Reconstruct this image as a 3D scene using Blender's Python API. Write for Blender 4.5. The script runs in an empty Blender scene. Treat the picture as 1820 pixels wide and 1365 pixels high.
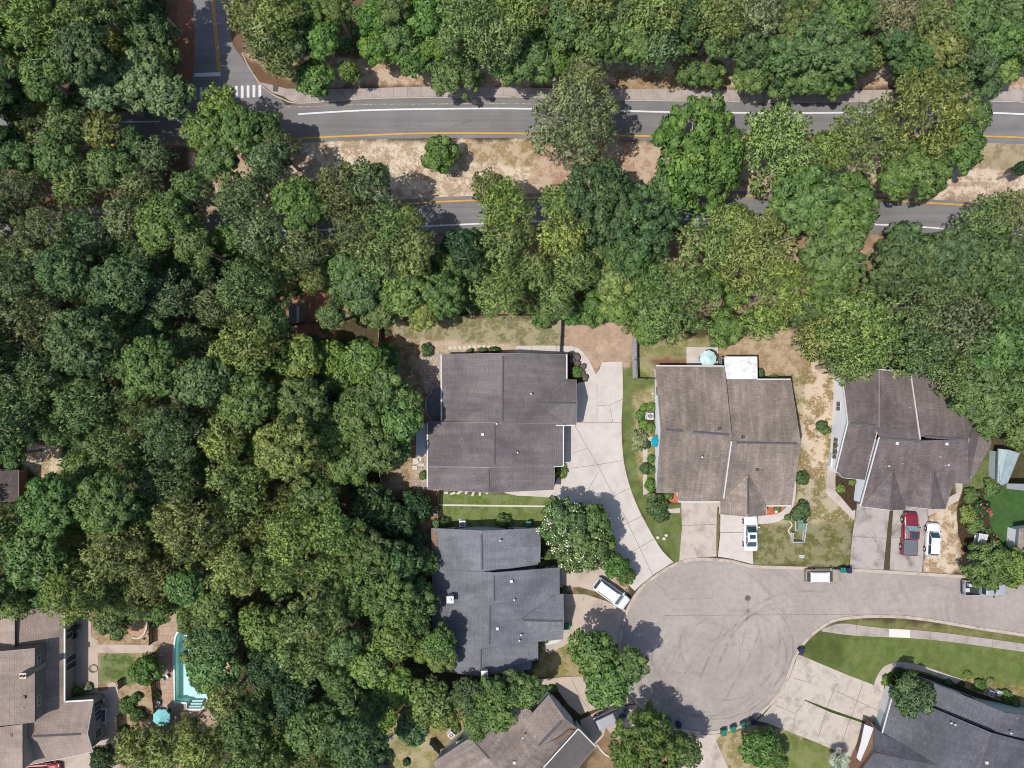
import bpy, bmesh, math, random
import numpy as np
from mathutils import Vector
C = bpy.context.scene.collection
R_ = math.radians
# ------------------------------------------------------------------ camera, light, exposure
HC, S = 100.0, 13.3            # camera height in metres; photo pixels per metre on the ground
cam_d = bpy.data.cameras.new('camera'); cam = bpy.data.objects.new('camera', cam_d); C.objects.link(cam)
cam.location = (0, 0, HC); cam.rotation_euler = (0, 0, 0)
cam_d.sensor_width = 36; cam_d.lens = 18.0 / (910 / S / HC); cam_d.clip_start = 1; cam_d.clip_end = 5000
bpy.context.scene.camera = cam
SUN_EL = 66.5; SHX, SHY = 0.95, 0.31       # shadows fall towards (SHX, SHY)
w = bpy.data.worlds.new('World'); bpy.context.scene.world = w; w.use_nodes = True
nt = w.node_tree; bg = nt.nodes['Background']
sky = nt.nodes.new('ShaderNodeTexSky'); sky.sky_type = 'NISHITA'; sky.sun_disc = False
sky.sun_elevation = R_(SUN_EL)
sun_az = math.atan2(-SHX, -SHY)            # compass direction of the sun, from +Y clockwise
sky.sun_rotation = sun_az
sky.air_density = 1.0; sky.dust_density = 1.5
nt.links.new(sky.outputs[0], bg.inputs[0]); bg.inputs[1].default_value = 0.15
sd = bpy.data.lights.new('sun', 'SUN'); so = bpy.data.objects.new('sun', sd); C.objects.link(so)
sd.energy = 4.4; sd.angle = R_(0.53); sd.color = (1, 0.965, 0.91)
el = R_(SUN_EL); dv = Vector((SHX * math.cos(el), SHY * math.cos(el), -math.sin(el)))
so.rotation_euler = dv.to_track_quat('-Z', 'Y').to_euler(); so.location = (-40, -15, 120)
vs = bpy.context.scene.view_settings
bpy.context.scene.display_settings.display_device = 'sRGB'
vs.view_transform = 'Standard'; vs.look = 'None'; vs.exposure = 0.12; vs.gamma = 1.0
bpy.context.scene.cycles.max_bounces = 6
bpy.context.scene.cycles.filter_width = 1.0
bpy.context.scene.cycles.transparent_max_bounces = 8

# ------------------------------------------------------------------ helpers
def P(px, py, z=0.0):
    k = (1 - z / HC) / S
    return Vector(((px - 910) * k, -(py - 682.5) * k, z))
def lin(v):
    v /= 255.0
    return v / 12.92 if v <= 0.04045 else ((v + 0.055) / 1.055) ** 2.4
KAL = 1.62
def A(r, g, b):                            # albedo of a level sunlit surface that reads as this sRGB value
    return tuple(min(0.85, lin(c) / KAL) for c in (r, g, b))
def tag(o, label=None, cat=None, group=None, kind=None):
    if label: o['label'] = label
    if cat: o['category'] = cat
    if group: o['group'] = group
    if kind: o['kind'] = kind
    return o
def empty(name, loc, rz=0, label=None, cat=None, group=None):
    o = bpy.data.objects.new(name, None); C.objects.link(o)
    o.location = loc; o.rotation_euler = (0, 0, rz); o.empty_display_size = 0.3
    return tag(o, label, cat, group)
def plain(n):
    return n
class MB:
    def __init__(s): s.v = []; s.f = []; s.uv = None
    def face(s, pts):
        b = len(s.v); s.v += [tuple(p) for p in pts]; s.f.append(list(range(b, b + len(pts))))
    def box(s, c, d, rz=0.0, tilt=None):
        cx, cy, cz = c; hx, hy, hz = d[0] / 2, d[1] / 2, d[2] / 2
        co, si = math.cos(rz), math.sin(rz); b = len(s.v)
        for x, y, z in ((-hx,-hy,-hz),(hx,-hy,-hz),(hx,hy,-hz),(-hx,hy,-hz),(-hx,-hy,hz),(hx,-hy,hz),(hx,hy,hz),(-hx,hy,hz)):
            s.v.append((cx + x * co - y * si, cy + x * si + y * co, cz + z))
        for q in ((0,3,2,1),(4,5,6,7),(0,1,5,4),(1,2,6,5),(2,3,7,6),(3,0,4,7)): s.f.append([b + i for i in q])
        return s
    def prism(s, pts, z0, z1):              # pts: list of (x, y) world; extruded between z0 and z1
        n = len(pts); ar = sum(pts[i][0] * pts[(i+1) % n][1] - pts[(i+1) % n][0] * pts[i][1] for i in range(n))
        if ar < 0: pts = pts[::-1]
        b = len(s.v)
        s.v += [(p[0], p[1], z0) for p in pts] + [(p[0], p[1], z1) for p in pts]
        s.f.append([b + n + i for i in range(n)])
        for i in range(n): j = (i + 1) % n; s.f.append([b + i, b + j, b + n + j, b + n + i])
        return s
    def cyl(s, a, c, r0, r1, n=8, cap=True):
        a = Vector(a); c = Vector(c); d = (c - a)
        if d.length < 1e-6: return s
        d.normalize(); u = d.orthogonal().normalized(); w_ = d.cross(u); b = len(s.v)
        for q, r in ((a, r0), (c, r1)):
            for i in range(n):
                t = 2 * math.pi * i / n; s.v.append(tuple(q + u * (r * math.cos(t)) + w_ * (r * math.sin(t))))
        for i in range(n): j = (i + 1) % n; s.f.append([b + i, b + j, b + n + j, b + n + i])
        if cap: s.f.append([b + i for i in range(n)][::-1]); s.f.append([b + n + i for i in range(n)])
        return s
    def sph(s, c, r, seg=12, rings=7, sq=(1, 1, 1)):
        b = len(s.v)
        for i in range(rings + 1):
            th = math.pi * i / rings
            for j in range(seg):
                ph = 2 * math.pi * j / seg
                s.v.append((c[0] + r * sq[0] * math.sin(th) * math.cos(ph), c[1] + r * sq[1] * math.sin(th) * math.sin(ph), c[2] + r * sq[2] * math.cos(th)))
        for i in range(rings):
            for j in range(seg):
                k = (j + 1) % seg; s.f.append([b + i * seg + j, b + (i + 1) * seg + j, b + (i + 1) * seg + k, b + i * seg + k])
        return s
    def build(s, name, m, parent=None, local=False, smooth=False):
        me = bpy.data.meshes.new(name)
        off = Vector((0, 0, 0)) if (parent is None or local) else world_loc(parent)
        me.from_pydata([(p[0] - off.x, p[1] - off.y, p[2] - off.z) for p in s.v], [], s.f)
        if m: me.materials.append(m)
        if smooth:
            for p in me.polygons: p.use_smooth = True
        if s.uv:
            ul = me.uv_layers.new(name='UVMap')
            k = 0
            for f in s.uv:
                for q in f: ul.data[k].uv = q; k += 1
        o = bpy.data.objects.new(name, me); C.objects.link(o)
        if parent: o.parent = parent
        return o
def world_loc(o):
    l = Vector(o.location)
    while o.parent: o = o.parent; l = l + Vector(o.location)
    return l
def struct(o): o['kind'] = 'structure'; return o
def cr(pts, n=6, closed=False):             # Catmull-Rom through pixel points
    out = []; m = len(pts)
    rng = range(m if closed else m - 1)
    for i in rng:
        if closed: p0, p1, p2, p3 = pts[i-1], pts[i], pts[(i+1) % m], pts[(i+2) % m]
        else: p0, p1, p2, p3 = pts[max(i-1, 0)], pts[i], pts[i+1], pts[min(i+2, m-1)]
        for k in range(n):
            t = k / n
            out.append(tuple(0.5 * ((2*p1[a]) + (-p0[a]+p2[a])*t + (2*p0[a]-5*p1[a]+4*p2[a]-p3[a])*t*t + (-p0[a]+3*p1[a]-3*p2[a]+p3[a])*t**3) for a in (0, 1)))
    if not closed: out.append(pts[-1])
    return out
def W2(pts, z=0): return [tuple(P(x, y, z)[:2]) for x, y in pts]
def ribbon(pts, w0, z0, z1, off=0.0):       # pts in pixels; width in metres, offset sideways in metres
    q = [Vector(p) for p in W2(pts)]; L = []; Rr = []
    for i, p in enumerate(q):
        t = (q[min(i+1, len(q)-1)] - q[max(i-1, 0)])
        if t.length < 1e-6: continue
        t.normalize(); n = Vector((-t.y, t.x))
        L.append(p + n * (off + w0 / 2)); Rr.append(p + n * (off - w0 / 2))
    mb = MB(); b = 0; n = len(L)
    for a, c in zip(L, Rr): mb.v += [(a.x, a.y, z1), (c.x, c.y, z1), (a.x, a.y, z0), (c.x, c.y, z0)]
    for i in range(n - 1):
        k = 4 * i
        mb.f += [[k, k+1, k+5, k+4], [k, k+4, k+6, k+2], [k+1, k+3, k+7, k+5]]
    mb.f += [[0, 2, 3, 1], [4*n-4, 4*n-3, 4*n-1, 4*n-2]]
    return mb

# ------------------------------------------------------------------ materials
class NT:
    def __init__(s, name, rough=0.85, spec=0.2):
        s.m = bpy.data.materials.new(name); s.m.use_nodes = True; s.t = s.m.node_tree; s.n = s.t.nodes
        s.b = s.n['Principled BSDF']; s.b.inputs['Roughness'].default_value = rough
        s.b.inputs['Specular IOR Level'].default_value = spec
        s.tc = s.n.new('ShaderNodeTexCoord'); s.co = s.tc.outputs['Object']
    def L(s, a, b): s.t.links.new(a, b)
    def noise(s, scale, detail=5, rough=0.6, co=None, dist=0.0):
        n = s.n.new('ShaderNodeTexNoise'); n.inputs['Scale'].default_value = scale; n.inputs['Detail'].default_value = detail
        n.inputs['Roughness'].default_value = rough; n.inputs['Distortion'].default_value = dist
        s.L(co or s.co, n.inputs['Vector']); return n.outputs['Fac']
    def voro(s, scale, feat='DISTANCE_TO_EDGE', co=None):
        n = s.n.new('ShaderNodeTexVoronoi'); n.feature = feat; n.inputs['Scale'].default_value = scale
        s.L(co or s.co, n.inputs['Vector']); return n.outputs['Distance']
    def rng(s, v, a, b, c=0.0, d=1.0):
        n = s.n.new('ShaderNodeMapRange'); n.interpolation_type = 'SMOOTHSTEP'
        for i, q in zip(('From Min', 'From Max', 'To Min', 'To Max'), (a, b, c, d)): n.inputs[i].default_value = q
        s.L(v, n.inputs['Value']); return n.outputs['Result']
    def math(s, op, a, b):
        n = s.n.new('ShaderNodeMath'); n.operation = op
        for i, q in enumerate((a, b)):
            if isinstance(q, (int, float)): n.inputs[i].default_value = q
            else: s.L(q, n.inputs[i])
        return n.outputs[0]
    def mix(s, f, a, b, mode='MIX'):
        n = s.n.new('ShaderNodeMix'); n.data_type = 'RGBA'; n.blend_type = mode
        if isinstance(f, (int, float)): n.inputs[0].default_value = f
        else: s.L(f, n.inputs[0])
        for i, q in ((6, a), (7, b)):
            if isinstance(q, tuple): n.inputs[i].default_value = (q[0], q[1], q[2], 1)
            else: s.L(q, n.inputs[i])
        return n.outputs[2]
    def mulv(s, col, v):
        n = s.n.new('ShaderNodeVectorMath'); n.operation = 'SCALE'
        if isinstance(col, tuple):
            r = s.n.new('ShaderNodeRGB'); r.outputs[0].default_value = (*col, 1); col = r.outputs[0]
        s.L(col, n.inputs[0]); s.L(v, n.inputs[3]); return n.outputs[0]
    def bump(s, h, st=0.3, d=0.02):
        n = s.n.new('ShaderNodeBump'); n.inputs['Strength'].default_value = st; n.inputs['Distance'].default_value = d
        s.L(h, n.inputs['Height']); s.L(n.outputs[0], s.b.inputs['Normal'])
    def out(s, col): s.L(col, s.b.inputs['Base Color']); return s.m
def simple(name, c, rough=0.6, spec=0.3, var=0.12, sc=3.0, metal=0.0):
    k = NT(name, rough, spec); k.b.inputs['Metallic'].default_value = metal
    return k.out(k.mulv(c, k.rng(k.noise(sc, 4), 0.3, 0.7, 1 - var, 1 + var)))
def concrete(name, c, dirt, stain=0.45, fine=0.1, ssc=0.35):
    k = NT(name, 0.9, 0.15)
    big = k.rng(k.noise(ssc, 7, 0.62, dist=0.4), 0.45, 0.72)
    col = k.mix(k.math('MULTIPLY', big, stain), c, dirt)
    sp = k.rng(k.noise(0.9, 6, 0.6), 0.3, 0.8, 1.05, 0.92)
    fn = k.rng(k.noise(14, 3, 0.7), 0.2, 0.8, 1 - fine, 1 + fine)
    return k.out(k.mulv(col, k.math('MULTIPLY', sp, fn)))
M = {}
M['conc_new'] = concrete('light_concrete', A(219,209,201), A(190,175,164), 0.5, 0.06)
M['conc_mid'] = concrete('weathered_concrete', A(208,194,182), A(158,146,136), 0.8, 0.1)
M['conc_old'] = concrete('old_grey_concrete', A(190,180,173), A(128,120,114), 0.9, 0.14, 0.5)
M['conc_tan'] = concrete('tan_concrete', A(206,188,172), A(166,148,134), 0.6, 0.08)
M['conc_dirty'] = concrete('streaked_concrete', A(208,194,181), A(160,146,136), 0.8, 0.1, 0.6)
M['conc_stain'] = concrete('stained_grey_concrete', A(208,196,182), A(160,150,138), 0.8, 0.1, 0.7)
M['kerb'] = concrete('kerb_concrete', A(205,190,176), A(150,128,110), 0.7, 0.1, 1.0)
M['walk'] = concrete('sidewalk_concrete', A(188,176,168), A(146,132,122), 0.6, 0.1, 0.6)
M['panel_new'] = concrete('fresh_concrete', A(238,234,224), A(225,218,205), 0.3, 0.04)
k = NT('avenue_asphalt', 0.9, 0.2)
v = k.rng(k.noise(0.25, 5, 0.6), 0.35, 0.65, 0.93, 1.07); f = k.rng(k.noise(18, 3, 0.8), 0.2, 0.8, 0.88, 1.12)
mp_ = k.n.new('ShaderNodeMapping'); k.L(k.co, mp_.inputs[0]); mp_.inputs['Scale'].default_value = (0.035, 1.5, 1)
trk = k.rng(k.noise(1.0, 4, 0.6, co=mp_.outputs[0]), 0.3, 0.7, 0.88, 1.09)
ck = k.rng(k.voro(0.16, co=mp_.outputs[0]), 0.0, 0.004, 0.9, 1.0)
ck2 = k.math('MAXIMUM', k.rng(k.voro(0.11), 0.0, 0.006, 0.78, 1.0), k.rng(k.noise(0.3, 3), 0.45, 0.5))
M['asphalt'] = k.out(k.mulv(A(138,134,133), k.math('MULTIPLY', k.math('MULTIPLY', v, f), k.math('MULTIPLY', trk, ck2))))
k = NT('street_asphalt', 0.9, 0.2)
sep = k.n.new('ShaderNodeMapping'); k.L(k.co, sep.inputs[0]); sep.inputs['Location'].default_value = (-26.0, 34.5, 0); sep.vector_type = 'TEXTURE'
ctr = k.n.new('ShaderNodeVectorMath'); ctr.operation = 'SUBTRACT'; k.L(k.co, ctr.inputs[0]); ctr.inputs[1].default_value = (26.0, -34.5, 0)
ln = k.n.new('ShaderNodeVectorMath'); ln.operation = 'LENGTH'; k.L(ctr.outputs[0], ln.inputs[0])
wob = k.math('ADD', ln.outputs['Value'], k.math('MULTIPLY', k.noise(0.08, 1), 6.0))
cmb = k.n.new('ShaderNodeCombineXYZ'); k.L(wob, cmb.inputs[0])
ring = k.noise(0.8, 4, 0.6, co=cmb.outputs[0])                     # tyre arcs round the turning circle
ringm = k.math('MULTIPLY', k.rng(ring, 0.42, 0.66), k.rng(k.noise(0.16, 3), 0.38, 0.6))
big = k.rng(k.noise(0.12, 6, 0.65, dist=0.6), 0.38, 0.66)
col = k.mix(k.math('MULTIPLY', big, 0.8), A(174,163,155), A(190,179,170))
col = k.mix(k.math('MULTIPLY', ringm, 0.26), col, A(118,110,112))
mid = k.rng(k.noise(1.3, 6, 0.7), 0.3, 0.7, 0.9, 1.08)
fine = k.rng(k.noise(16, 3, 0.8), 0.2, 0.8, 0.9, 1.1)
st = k.n.new('ShaderNodeMapping'); k.L(k.co, st.inputs[0]); st.inputs['Rotation'].default_value = (0, 0, R_(-50)); st.inputs['Scale'].default_value = (0.16, 2.4, 1)
strk = k.rng(k.noise(1.0, 5, 0.6, co=st.outputs[0]), 0.56, 0.72)
col = k.mix(k.math('MULTIPLY', strk, 0.14), col, A(125,116,118))
oil = k.rng(k.noise(0.55, 7, 0.75), 0.62, 0.74); col = k.mix(k.math('MULTIPLY', oil, 0.4), col, A(130,120,114))
crk_ = k.math('MAXIMUM', k.rng(k.voro(0.10), 0.0, 0.006, 0.80, 1.0), k.rng(k.noise(0.25, 3), 0.46, 0.5)); col = k.mulv(col, crk_)
M['street'] = k.out(k.mulv(col, k.math('MULTIPLY', mid, fine)))
M['paint_w'] = simple('white_road_paint', A(236,236,236), 0.7, 0.3, 0.12, 4)
M['paint_y'] = simple('yellow_road_paint', A(226,172,60), 0.7, 0.3, 0.15, 4)
k = NT('faded_yellow_paint', 0.8, 0.2)
M['paint_f'] = k.out(k.mix(k.rng(k.noise(2.5, 6, 0.8), 0.46, 0.56), A(138,134,133), A(196,184,140)))
M['joint'] = simple('joint_seam', A(150,138,129), 0.9, 0.1, 0.25, 2)
M['seam'] = simple('tar_seam', A(142,133,133), 0.9, 0.1, 0.3, 2)
M['white'] = simple('white_paint', A(232,232,234), 0.5, 0.4, 0.04)
M['trim'] = simple('white_trim', A(226,222,220), 0.5, 0.4, 0.05)
M['bluewall'] = simple('pale_blue_grey_siding', (0.36, 0.40, 0.42), 0.7, 0.3, 0.05, 1.0)
M['tealwall'] = simple('pale_green_grey_siding', (0.33, 0.38, 0.38), 0.7, 0.3, 0.05, 1.0)
M['brick'] = simple('red_brick', (0.26, 0.15, 0.10), 0.9, 0.2, 0.2, 6)
M['beigewall'] = simple('grey_beige_siding', (0.26, 0.25, 0.21), 0.8, 0.2, 0.06, 1.0)
k = NT('white_siding', 0.6, 0.3)
wv = k.n.new('ShaderNodeTexWave'); wv.bands_direction = 'Z'; wv.inputs['Scale'].default_value = 2.6; k.L(k.co, wv.inputs['Vector'])
M['whitewall'] = k.out(k.mulv((0.74, 0.76, 0.80), k.rng(wv.outputs['Fac'], 0.0, 0.25, 0.86, 1.0)))
k = NT('window_glass', 0.08, 0.8); k.b.inputs['Base Color'].default_value = (0.03, 0.045, 0.055, 1); M['glass'] = k.m
k = NT('car_glass', 0.06, 0.9); k.b.inputs['Base Color'].default_value = (0.02, 0.045, 0.06, 1); M['carglass'] = k.m
k = NT('car_glass_pale', 0.08, 0.9); k.b.inputs['Base Color'].default_value = (0.22, 0.36, 0.38, 1); M['carglass2'] = k.m
M['black'] = simple('black_plastic', (0.015, 0.015, 0.017), 0.6, 0.3)
M['tyre'] = simple('tyre_rubber', (0.02, 0.02, 0.02), 0.9, 0.2)
M['rim'] = simple('alloy_rim', (0.5, 0.5, 0.52), 0.35, 0.5, 0.05, 3, 0.8)
M['metal'] = simple('galvanised_metal', (0.55, 0.56, 0.58), 0.35, 0.5, 0.1, 5, 0.6)
M['darkmetal'] = simple('dark_metal', (0.05, 0.05, 0.055), 0.5, 0.4)
M['wood'] = simple('weathered_wood', (0.20, 0.15, 0.11), 0.9, 0.1, 0.35, 5)
M['greywood'] = simple('grey_wood', (0.22, 0.21, 0.21), 0.9, 0.1, 0.3, 5)
M['darkwood'] = simple('dark_wood', (0.07, 0.05, 0.04), 0.9, 0.1, 0.35, 5)
M['binG'] = simple('green_bin_plastic', (0.01, 0.13, 0.09), 0.5, 0.35, 0.08)
M['binB'] = simple('navy_bin_plastic', (0.012, 0.02, 0.05), 0.5, 0.35, 0.08)
M['boxG'] = simple('green_box_paint', (0.12, 0.19, 0.14), 0.6, 0.3, 0.06)
M['teal'] = simple('teal_canvas', (0.0, 0.22, 0.28), 0.8, 0.2, 0.05)
M['aqua'] = simple('aqua_canvas', (0.17, 0.42, 0.42), 0.8, 0.2, 0.08)
M['paleaqua'] = simple('faded_aqua_canvas', (0.38, 0.52, 0.52), 0.8, 0.2, 0.15, 2)
M['stone'] = simple('pale_stone', A(225,215,200), 0.9, 0.2, 0.12, 4)
M['rock'] = simple('grey_rock', (0.10, 0.085, 0.075), 0.95, 0.1, 0.35, 4)
M['terracotta'] = simple('terracotta_mulch', A(200,118,88), 0.95, 0.1, 0.35, 6)
M['darkmulch'] = simple('dark_bark_mulch', (0.045, 0.03, 0.018), 0.95, 0.1, 0.4, 7)
M['gravel'] = simple('white_gravel', A(225,220,218), 0.95, 0.1, 0.3, 9)
M['pooltile'] = simple('pool_plaster', (0.55, 0.74, 0.68), 0.6, 0.3, 0.05, 1)
M['pooledge'] = simple('pool_waterline', (0.14, 0.42, 0.40), 0.6, 0.3, 0.1, 1)
k = NT('paver_deck', 0.9, 0.15)
br = k.n.new('ShaderNodeTexBrick'); k.L(k.co, br.inputs['Vector']); br.inputs['Scale'].default_value = 1.0
br.inputs['Brick Width'].default_value = 0.6; br.inputs['Row Height'].default_value = 0.6; br.inputs['Mortar Size'].default_value = 0.02
br.inputs['Color1'].default_value = (*A(200,174,154), 1); br.inputs['Color2'].default_value = (*A(186,158,140), 1); br.inputs['Mortar'].default_value = (*A(160,128,108), 1)
M['deck'] = k.out(k.mulv(br.outputs['Color'], k.rng(k.noise(3, 5), 0.3, 0.7, 0.9, 1.08)))
k = NT('pale_pavers', 0.9, 0.15)
br = k.n.new('ShaderNodeTexBrick'); k.L(k.co, br.inputs['Vector']); br.inputs['Scale'].default_value = 1.0
br.inputs['Brick Width'].default_value = 0.4; br.inputs['Row Height'].default_value = 0.4; br.inputs['Mortar Size'].default_value = 0.03
br.inputs['Color1'].default_value = (*A(205,190,176), 1); br.inputs['Color2'].default_value = (*A(176,158,144), 1); br.inputs['Mortar'].default_value = (*A(150,126,108), 1)
M['pavers'] = k.out(k.mulv(br.outputs['Color'], k.rng(k.noise(1.2, 6, 0.7), 0.3, 0.7, 0.82, 1.12)))
# water
k = NT('pool_water', 0.03, 0.5)
tr = k.n.new('ShaderNodeBsdfTransparent'); tr.inputs[0].default_value = (0.80, 0.94, 0.93, 1)
gl = k.n.new('ShaderNodeBsdfGlossy'); gl.inputs['Roughness'].default_value = 0.05
fr = k.n.new('ShaderNodeFresnel'); fr.inputs[0].default_value = 1.33
mx = k.n.new('ShaderNodeMixShader'); k.L(fr.outputs[0], mx.inputs[0]); k.L(tr.outputs[0], mx.inputs[1]); k.L(gl.outputs[0], mx.inputs[2])
k.L(mx.outputs[0], k.n['Material Output'].inputs['Surface']); M['water'] = k.m
# shingles (UV in metres: u along the eave, v up the slope)
def shingle(name, c, warm, contrast=0.12, pale=0.5):
    k = NT(name, 0.92, 0.12); uv = k.tc.outputs['UV']
    br = k.n.new('ShaderNodeTexBrick'); k.L(uv, br.inputs['Vector']); br.inputs['Scale'].default_value = 1.0
    br.inputs['Brick Width'].default_value = 0.5; br.inputs['Row Height'].default_value = 0.27; br.inputs['Mortar Size'].default_value = 0.022
    br.inputs['Bias'].default_value = 0.0
    br.inputs['Color1'].default_value = (1 + contrast,) * 3 + (1,); br.inputs['Color2'].default_value = (1 - contrast,) * 3 + (1,)
    br.inputs['Mortar'].default_value = (0.74, 0.74, 0.74, 1)
    mp = k.n.new('ShaderNodeMapping'); k.L(uv, mp.inputs[0]); mp.inputs['Scale'].default_value = (1.4, 0.16, 1)
    streak = k.rng(k.noise(1.0, 5, 0.6, co=mp.outputs[0]), 0.4, 0.68)          # weather streaks running down the slope
    col = k.mix(k.math('MULTIPLY', streak, pale), c, warm)
    big = k.rng(k.noise(0.16, 6, 0.65, dist=0.5), 0.34, 0.66, 0.76, 1.16)
    fine = k.rng(k.noise(9, 4, 0.8), 0.25, 0.75, 0.88, 1.12)
    col = k.mulv(col, k.math('MULTIPLY', big, fine))
    return k.out(k.mix(1.0, col, br.outputs['Color'], 'MULTIPLY'))
M['roof1'] = shingle('brown_grey_shingle', A(124,116,117), A(148,138,132), 0.07)
M['roof2'] = shingle('weathered_brown_shingle', A(146,133,125), A(178,162,146), 0.13, 0.7)
M['roof3'] = shingle('slate_blue_shingle', A(128,130,136), A(150,150,154), 0.08, 0.5)
M['roof4'] = shingle('dark_brown_shingle', A(124,113,112), A(150,136,129))
M['roof5'] = shingle('tan_brown_shingle', A(152,139,132), A(186,170,158), 0.13, 0.6)
M['roof6'] = shingle('charcoal_shingle', A(104,104,110), A(124,124,129), 0.12, 0.4)
M['roof7'] = shingle('rosy_brown_shingle', A(168,150,139), A(188,170,158), 0.06, 0.5)
M['ridge'] = simple('ridge_vent', (0.10, 0.092, 0.095), 0.9, 0.1, 0.15, 4)
M['leafdrift'] = simple('fallen_pine_straw', A(152,122,104), 0.95, 0.1, 0.35, 8)
# foliage: colour comes from the object, small leaf-to-leaf differences from an attribute
def foliage(name, trans=0.25, rough=0.55):
    k = NT(name, rough, 0.25)
    oi = k.n.new('ShaderNodeObjectInfo'); at = k.n.new('ShaderNodeAttribute'); at.attribute_name = 'tint'
    hs = k.n.new('ShaderNodeHueSaturation'); k.L(oi.outputs['Color'], hs.inputs['Color'])
    k.L(k.rng(at.outputs['Fac'], 0.0, 1.0, 0.52, 0.485), hs.inputs['Hue'])
    k.L(k.rng(at.outputs['Fac'], 0.0, 1.0, 0.62, 1.36), hs.inputs['Value'])
    col = hs.outputs[0]
    k.L(col, k.b.inputs['Base Color'])
    tl = k.n.new('ShaderNodeBsdfTranslucent'); k.L(k.mix(1.0, col, (1.25, 1.35, 0.6), 'MULTIPLY'), tl.inputs[0])
    mx = k.n.new('ShaderNodeMixShader'); mx.inputs[0].default_value = trans
    k.L(k.b.outputs[0], mx.inputs[1]); k.L(tl.outputs[0], mx.inputs[2]); k.L(mx.outputs[0], k.n['Material Output'].inputs['Surface'])
    return k.m
M['leaf'] = foliage('foliage')
M['bark'] = simple('grey_bark', (0.30, 0.26, 0.225), 0.95, 0.1, 0.3, 5)
M['flower_w'] = simple('white_blossom', (0.75, 0.68, 0.60), 0.8, 0.2, 0.1)
M['flower_p'] = simple('red_pink_blossom', (0.5, 0.09, 0.10), 0.8, 0.2, 0.2)
M['frond'] = simple('silver_palm_frond', (0.34, 0.38, 0.30), 0.7, 0.2, 0.2, 6)

# ------------------------------------------------------------------ ground sheet with painted soil and turf kinds
def inpoly(X, Y, poly):
    r = np.zeros(X.shape, bool); n = len(poly); j = n - 1
    for i in range(n):
        xi, yi = poly[i]; xj, yj = poly[j]
        if yi != yj:
            r ^= ((yi > Y) != (yj > Y)) & (X < (xj - xi) * (Y - yi) / (yj - yi) + xi)
        j = i
    return r
fx = np.arange(-74, 74.01, 0.36); fy = np.arange(-57, 57.01, 0.36)
ox = np.array([80, 90, 105, 130, 180, 300, 700, 2500.]); oy = np.array([62, 72, 90, 120, 180, 300, 700, 2500.])
gx = np.concatenate([-ox[::-1], fx, ox]); gy = np.concatenate([-oy[::-1], fy, oy])
nx, ny = len(gx), len(gy)
GX, GY = np.meshgrid(gx, gy)
rs = np.random.RandomState(4)
def vnoise(X, Y, sc, seed):
    r = np.random.RandomState(seed); T = r.rand(256, 256)
    x = X / sc + 1000; y = Y / sc + 1000; xi = np.floor(x).astype(int); yi = np.floor(y).astype(int); u = x - xi; v = y - yi
    u = u * u * (3 - 2 * u); v = v * v * (3 - 2 * v); a = T[yi % 256, xi % 256]; b = T[yi % 256, (xi + 1) % 256]; c = T[(yi + 1) % 256, xi % 256]; d = T[(yi + 1) % 256, (xi + 1) % 256]
    return (a * (1 - u) + b * u) * (1 - v) + (c * (1 - u) + d * u) * v
PX = GX * S + 910 + (vnoise(GX, GY, 1.1, 1) - 0.5) * 12; PY = 682.5 - GY * S + (vnoise(GX, GY, 1.1, 2) - 0.5) * 12
gcol = np.zeros((ny, nx, 3)); gpar = np.zeros((ny, nx, 3))         # gpar: sand patches, cracks, leaf litter
def paint(poly, col, sand=0.0, crack=0.0, litter=0.0):
    m = inpoly(PX, PY, poly); gcol[m] = A(*col); gpar[m] = (sand, crack, litter)
STRAW = (136, 92, 68)
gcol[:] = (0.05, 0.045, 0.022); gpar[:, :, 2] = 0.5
def rect(a, b, c, d): return [(a, b), (c, b), (c, d), (a, d)]
paint([(-80,-60),(1900,-60),(1900,160),(-80,160)], (120, 96, 74), 0.0, 0, 0.6)
paint([(310,-60),(345,-60),(350,150),(320,150)], (160,112,86), 0, 0, 0.6)
paint([(430,95),(470,125),(560,150),(1900,158),(1900,120),(1300,100),(1000,105),(640,105)], (180,150,120), 0.6, 0.2, 0.35)
paint([(1090,130),(1300,130),(1300,162),(1090,162)], (158,128,90), 0.3, 0, 0.4)
paint([(-80,250),(1900,250),(1900,362),(700,362),(560,420),(-80,420)], (176,150,124), 0.6, 0.4, 0.25)
paint([(540,255),(980,250),(980,350),(700,362),(560,330)], (190,168,140), 1.0, 1.0, 0.0)
paint([(940,250),(1170,255),(1170,350),(960,345)], (184,150,124), 0.5, 0.2, 0.15)
paint([(-80,258),(335,258),(345,362),(-80,375)], (104,82,62), 0.1, 0, 0.6)
paint([(820,252),(960,252),(945,300),(840,290)], (166,142,104), 0.5, 0.2, 0.0)
paint([(1690,256),(1900,256),(1900,310),(1680,318)], (158,142,108), 0.25, 0, 0.1)
paint([(1660,305),(1900,300),(1900,352),(1660,352)], (184,156,134), 0.9, 0.5, 0)
paint([(560,418),(1900,418),(1900,560),(560,560)], (164,134,108), 0.2, 0, 0.4)
paint(rect(480,440,600,600), (172,126,102), 0, 0, 0.5)
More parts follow.
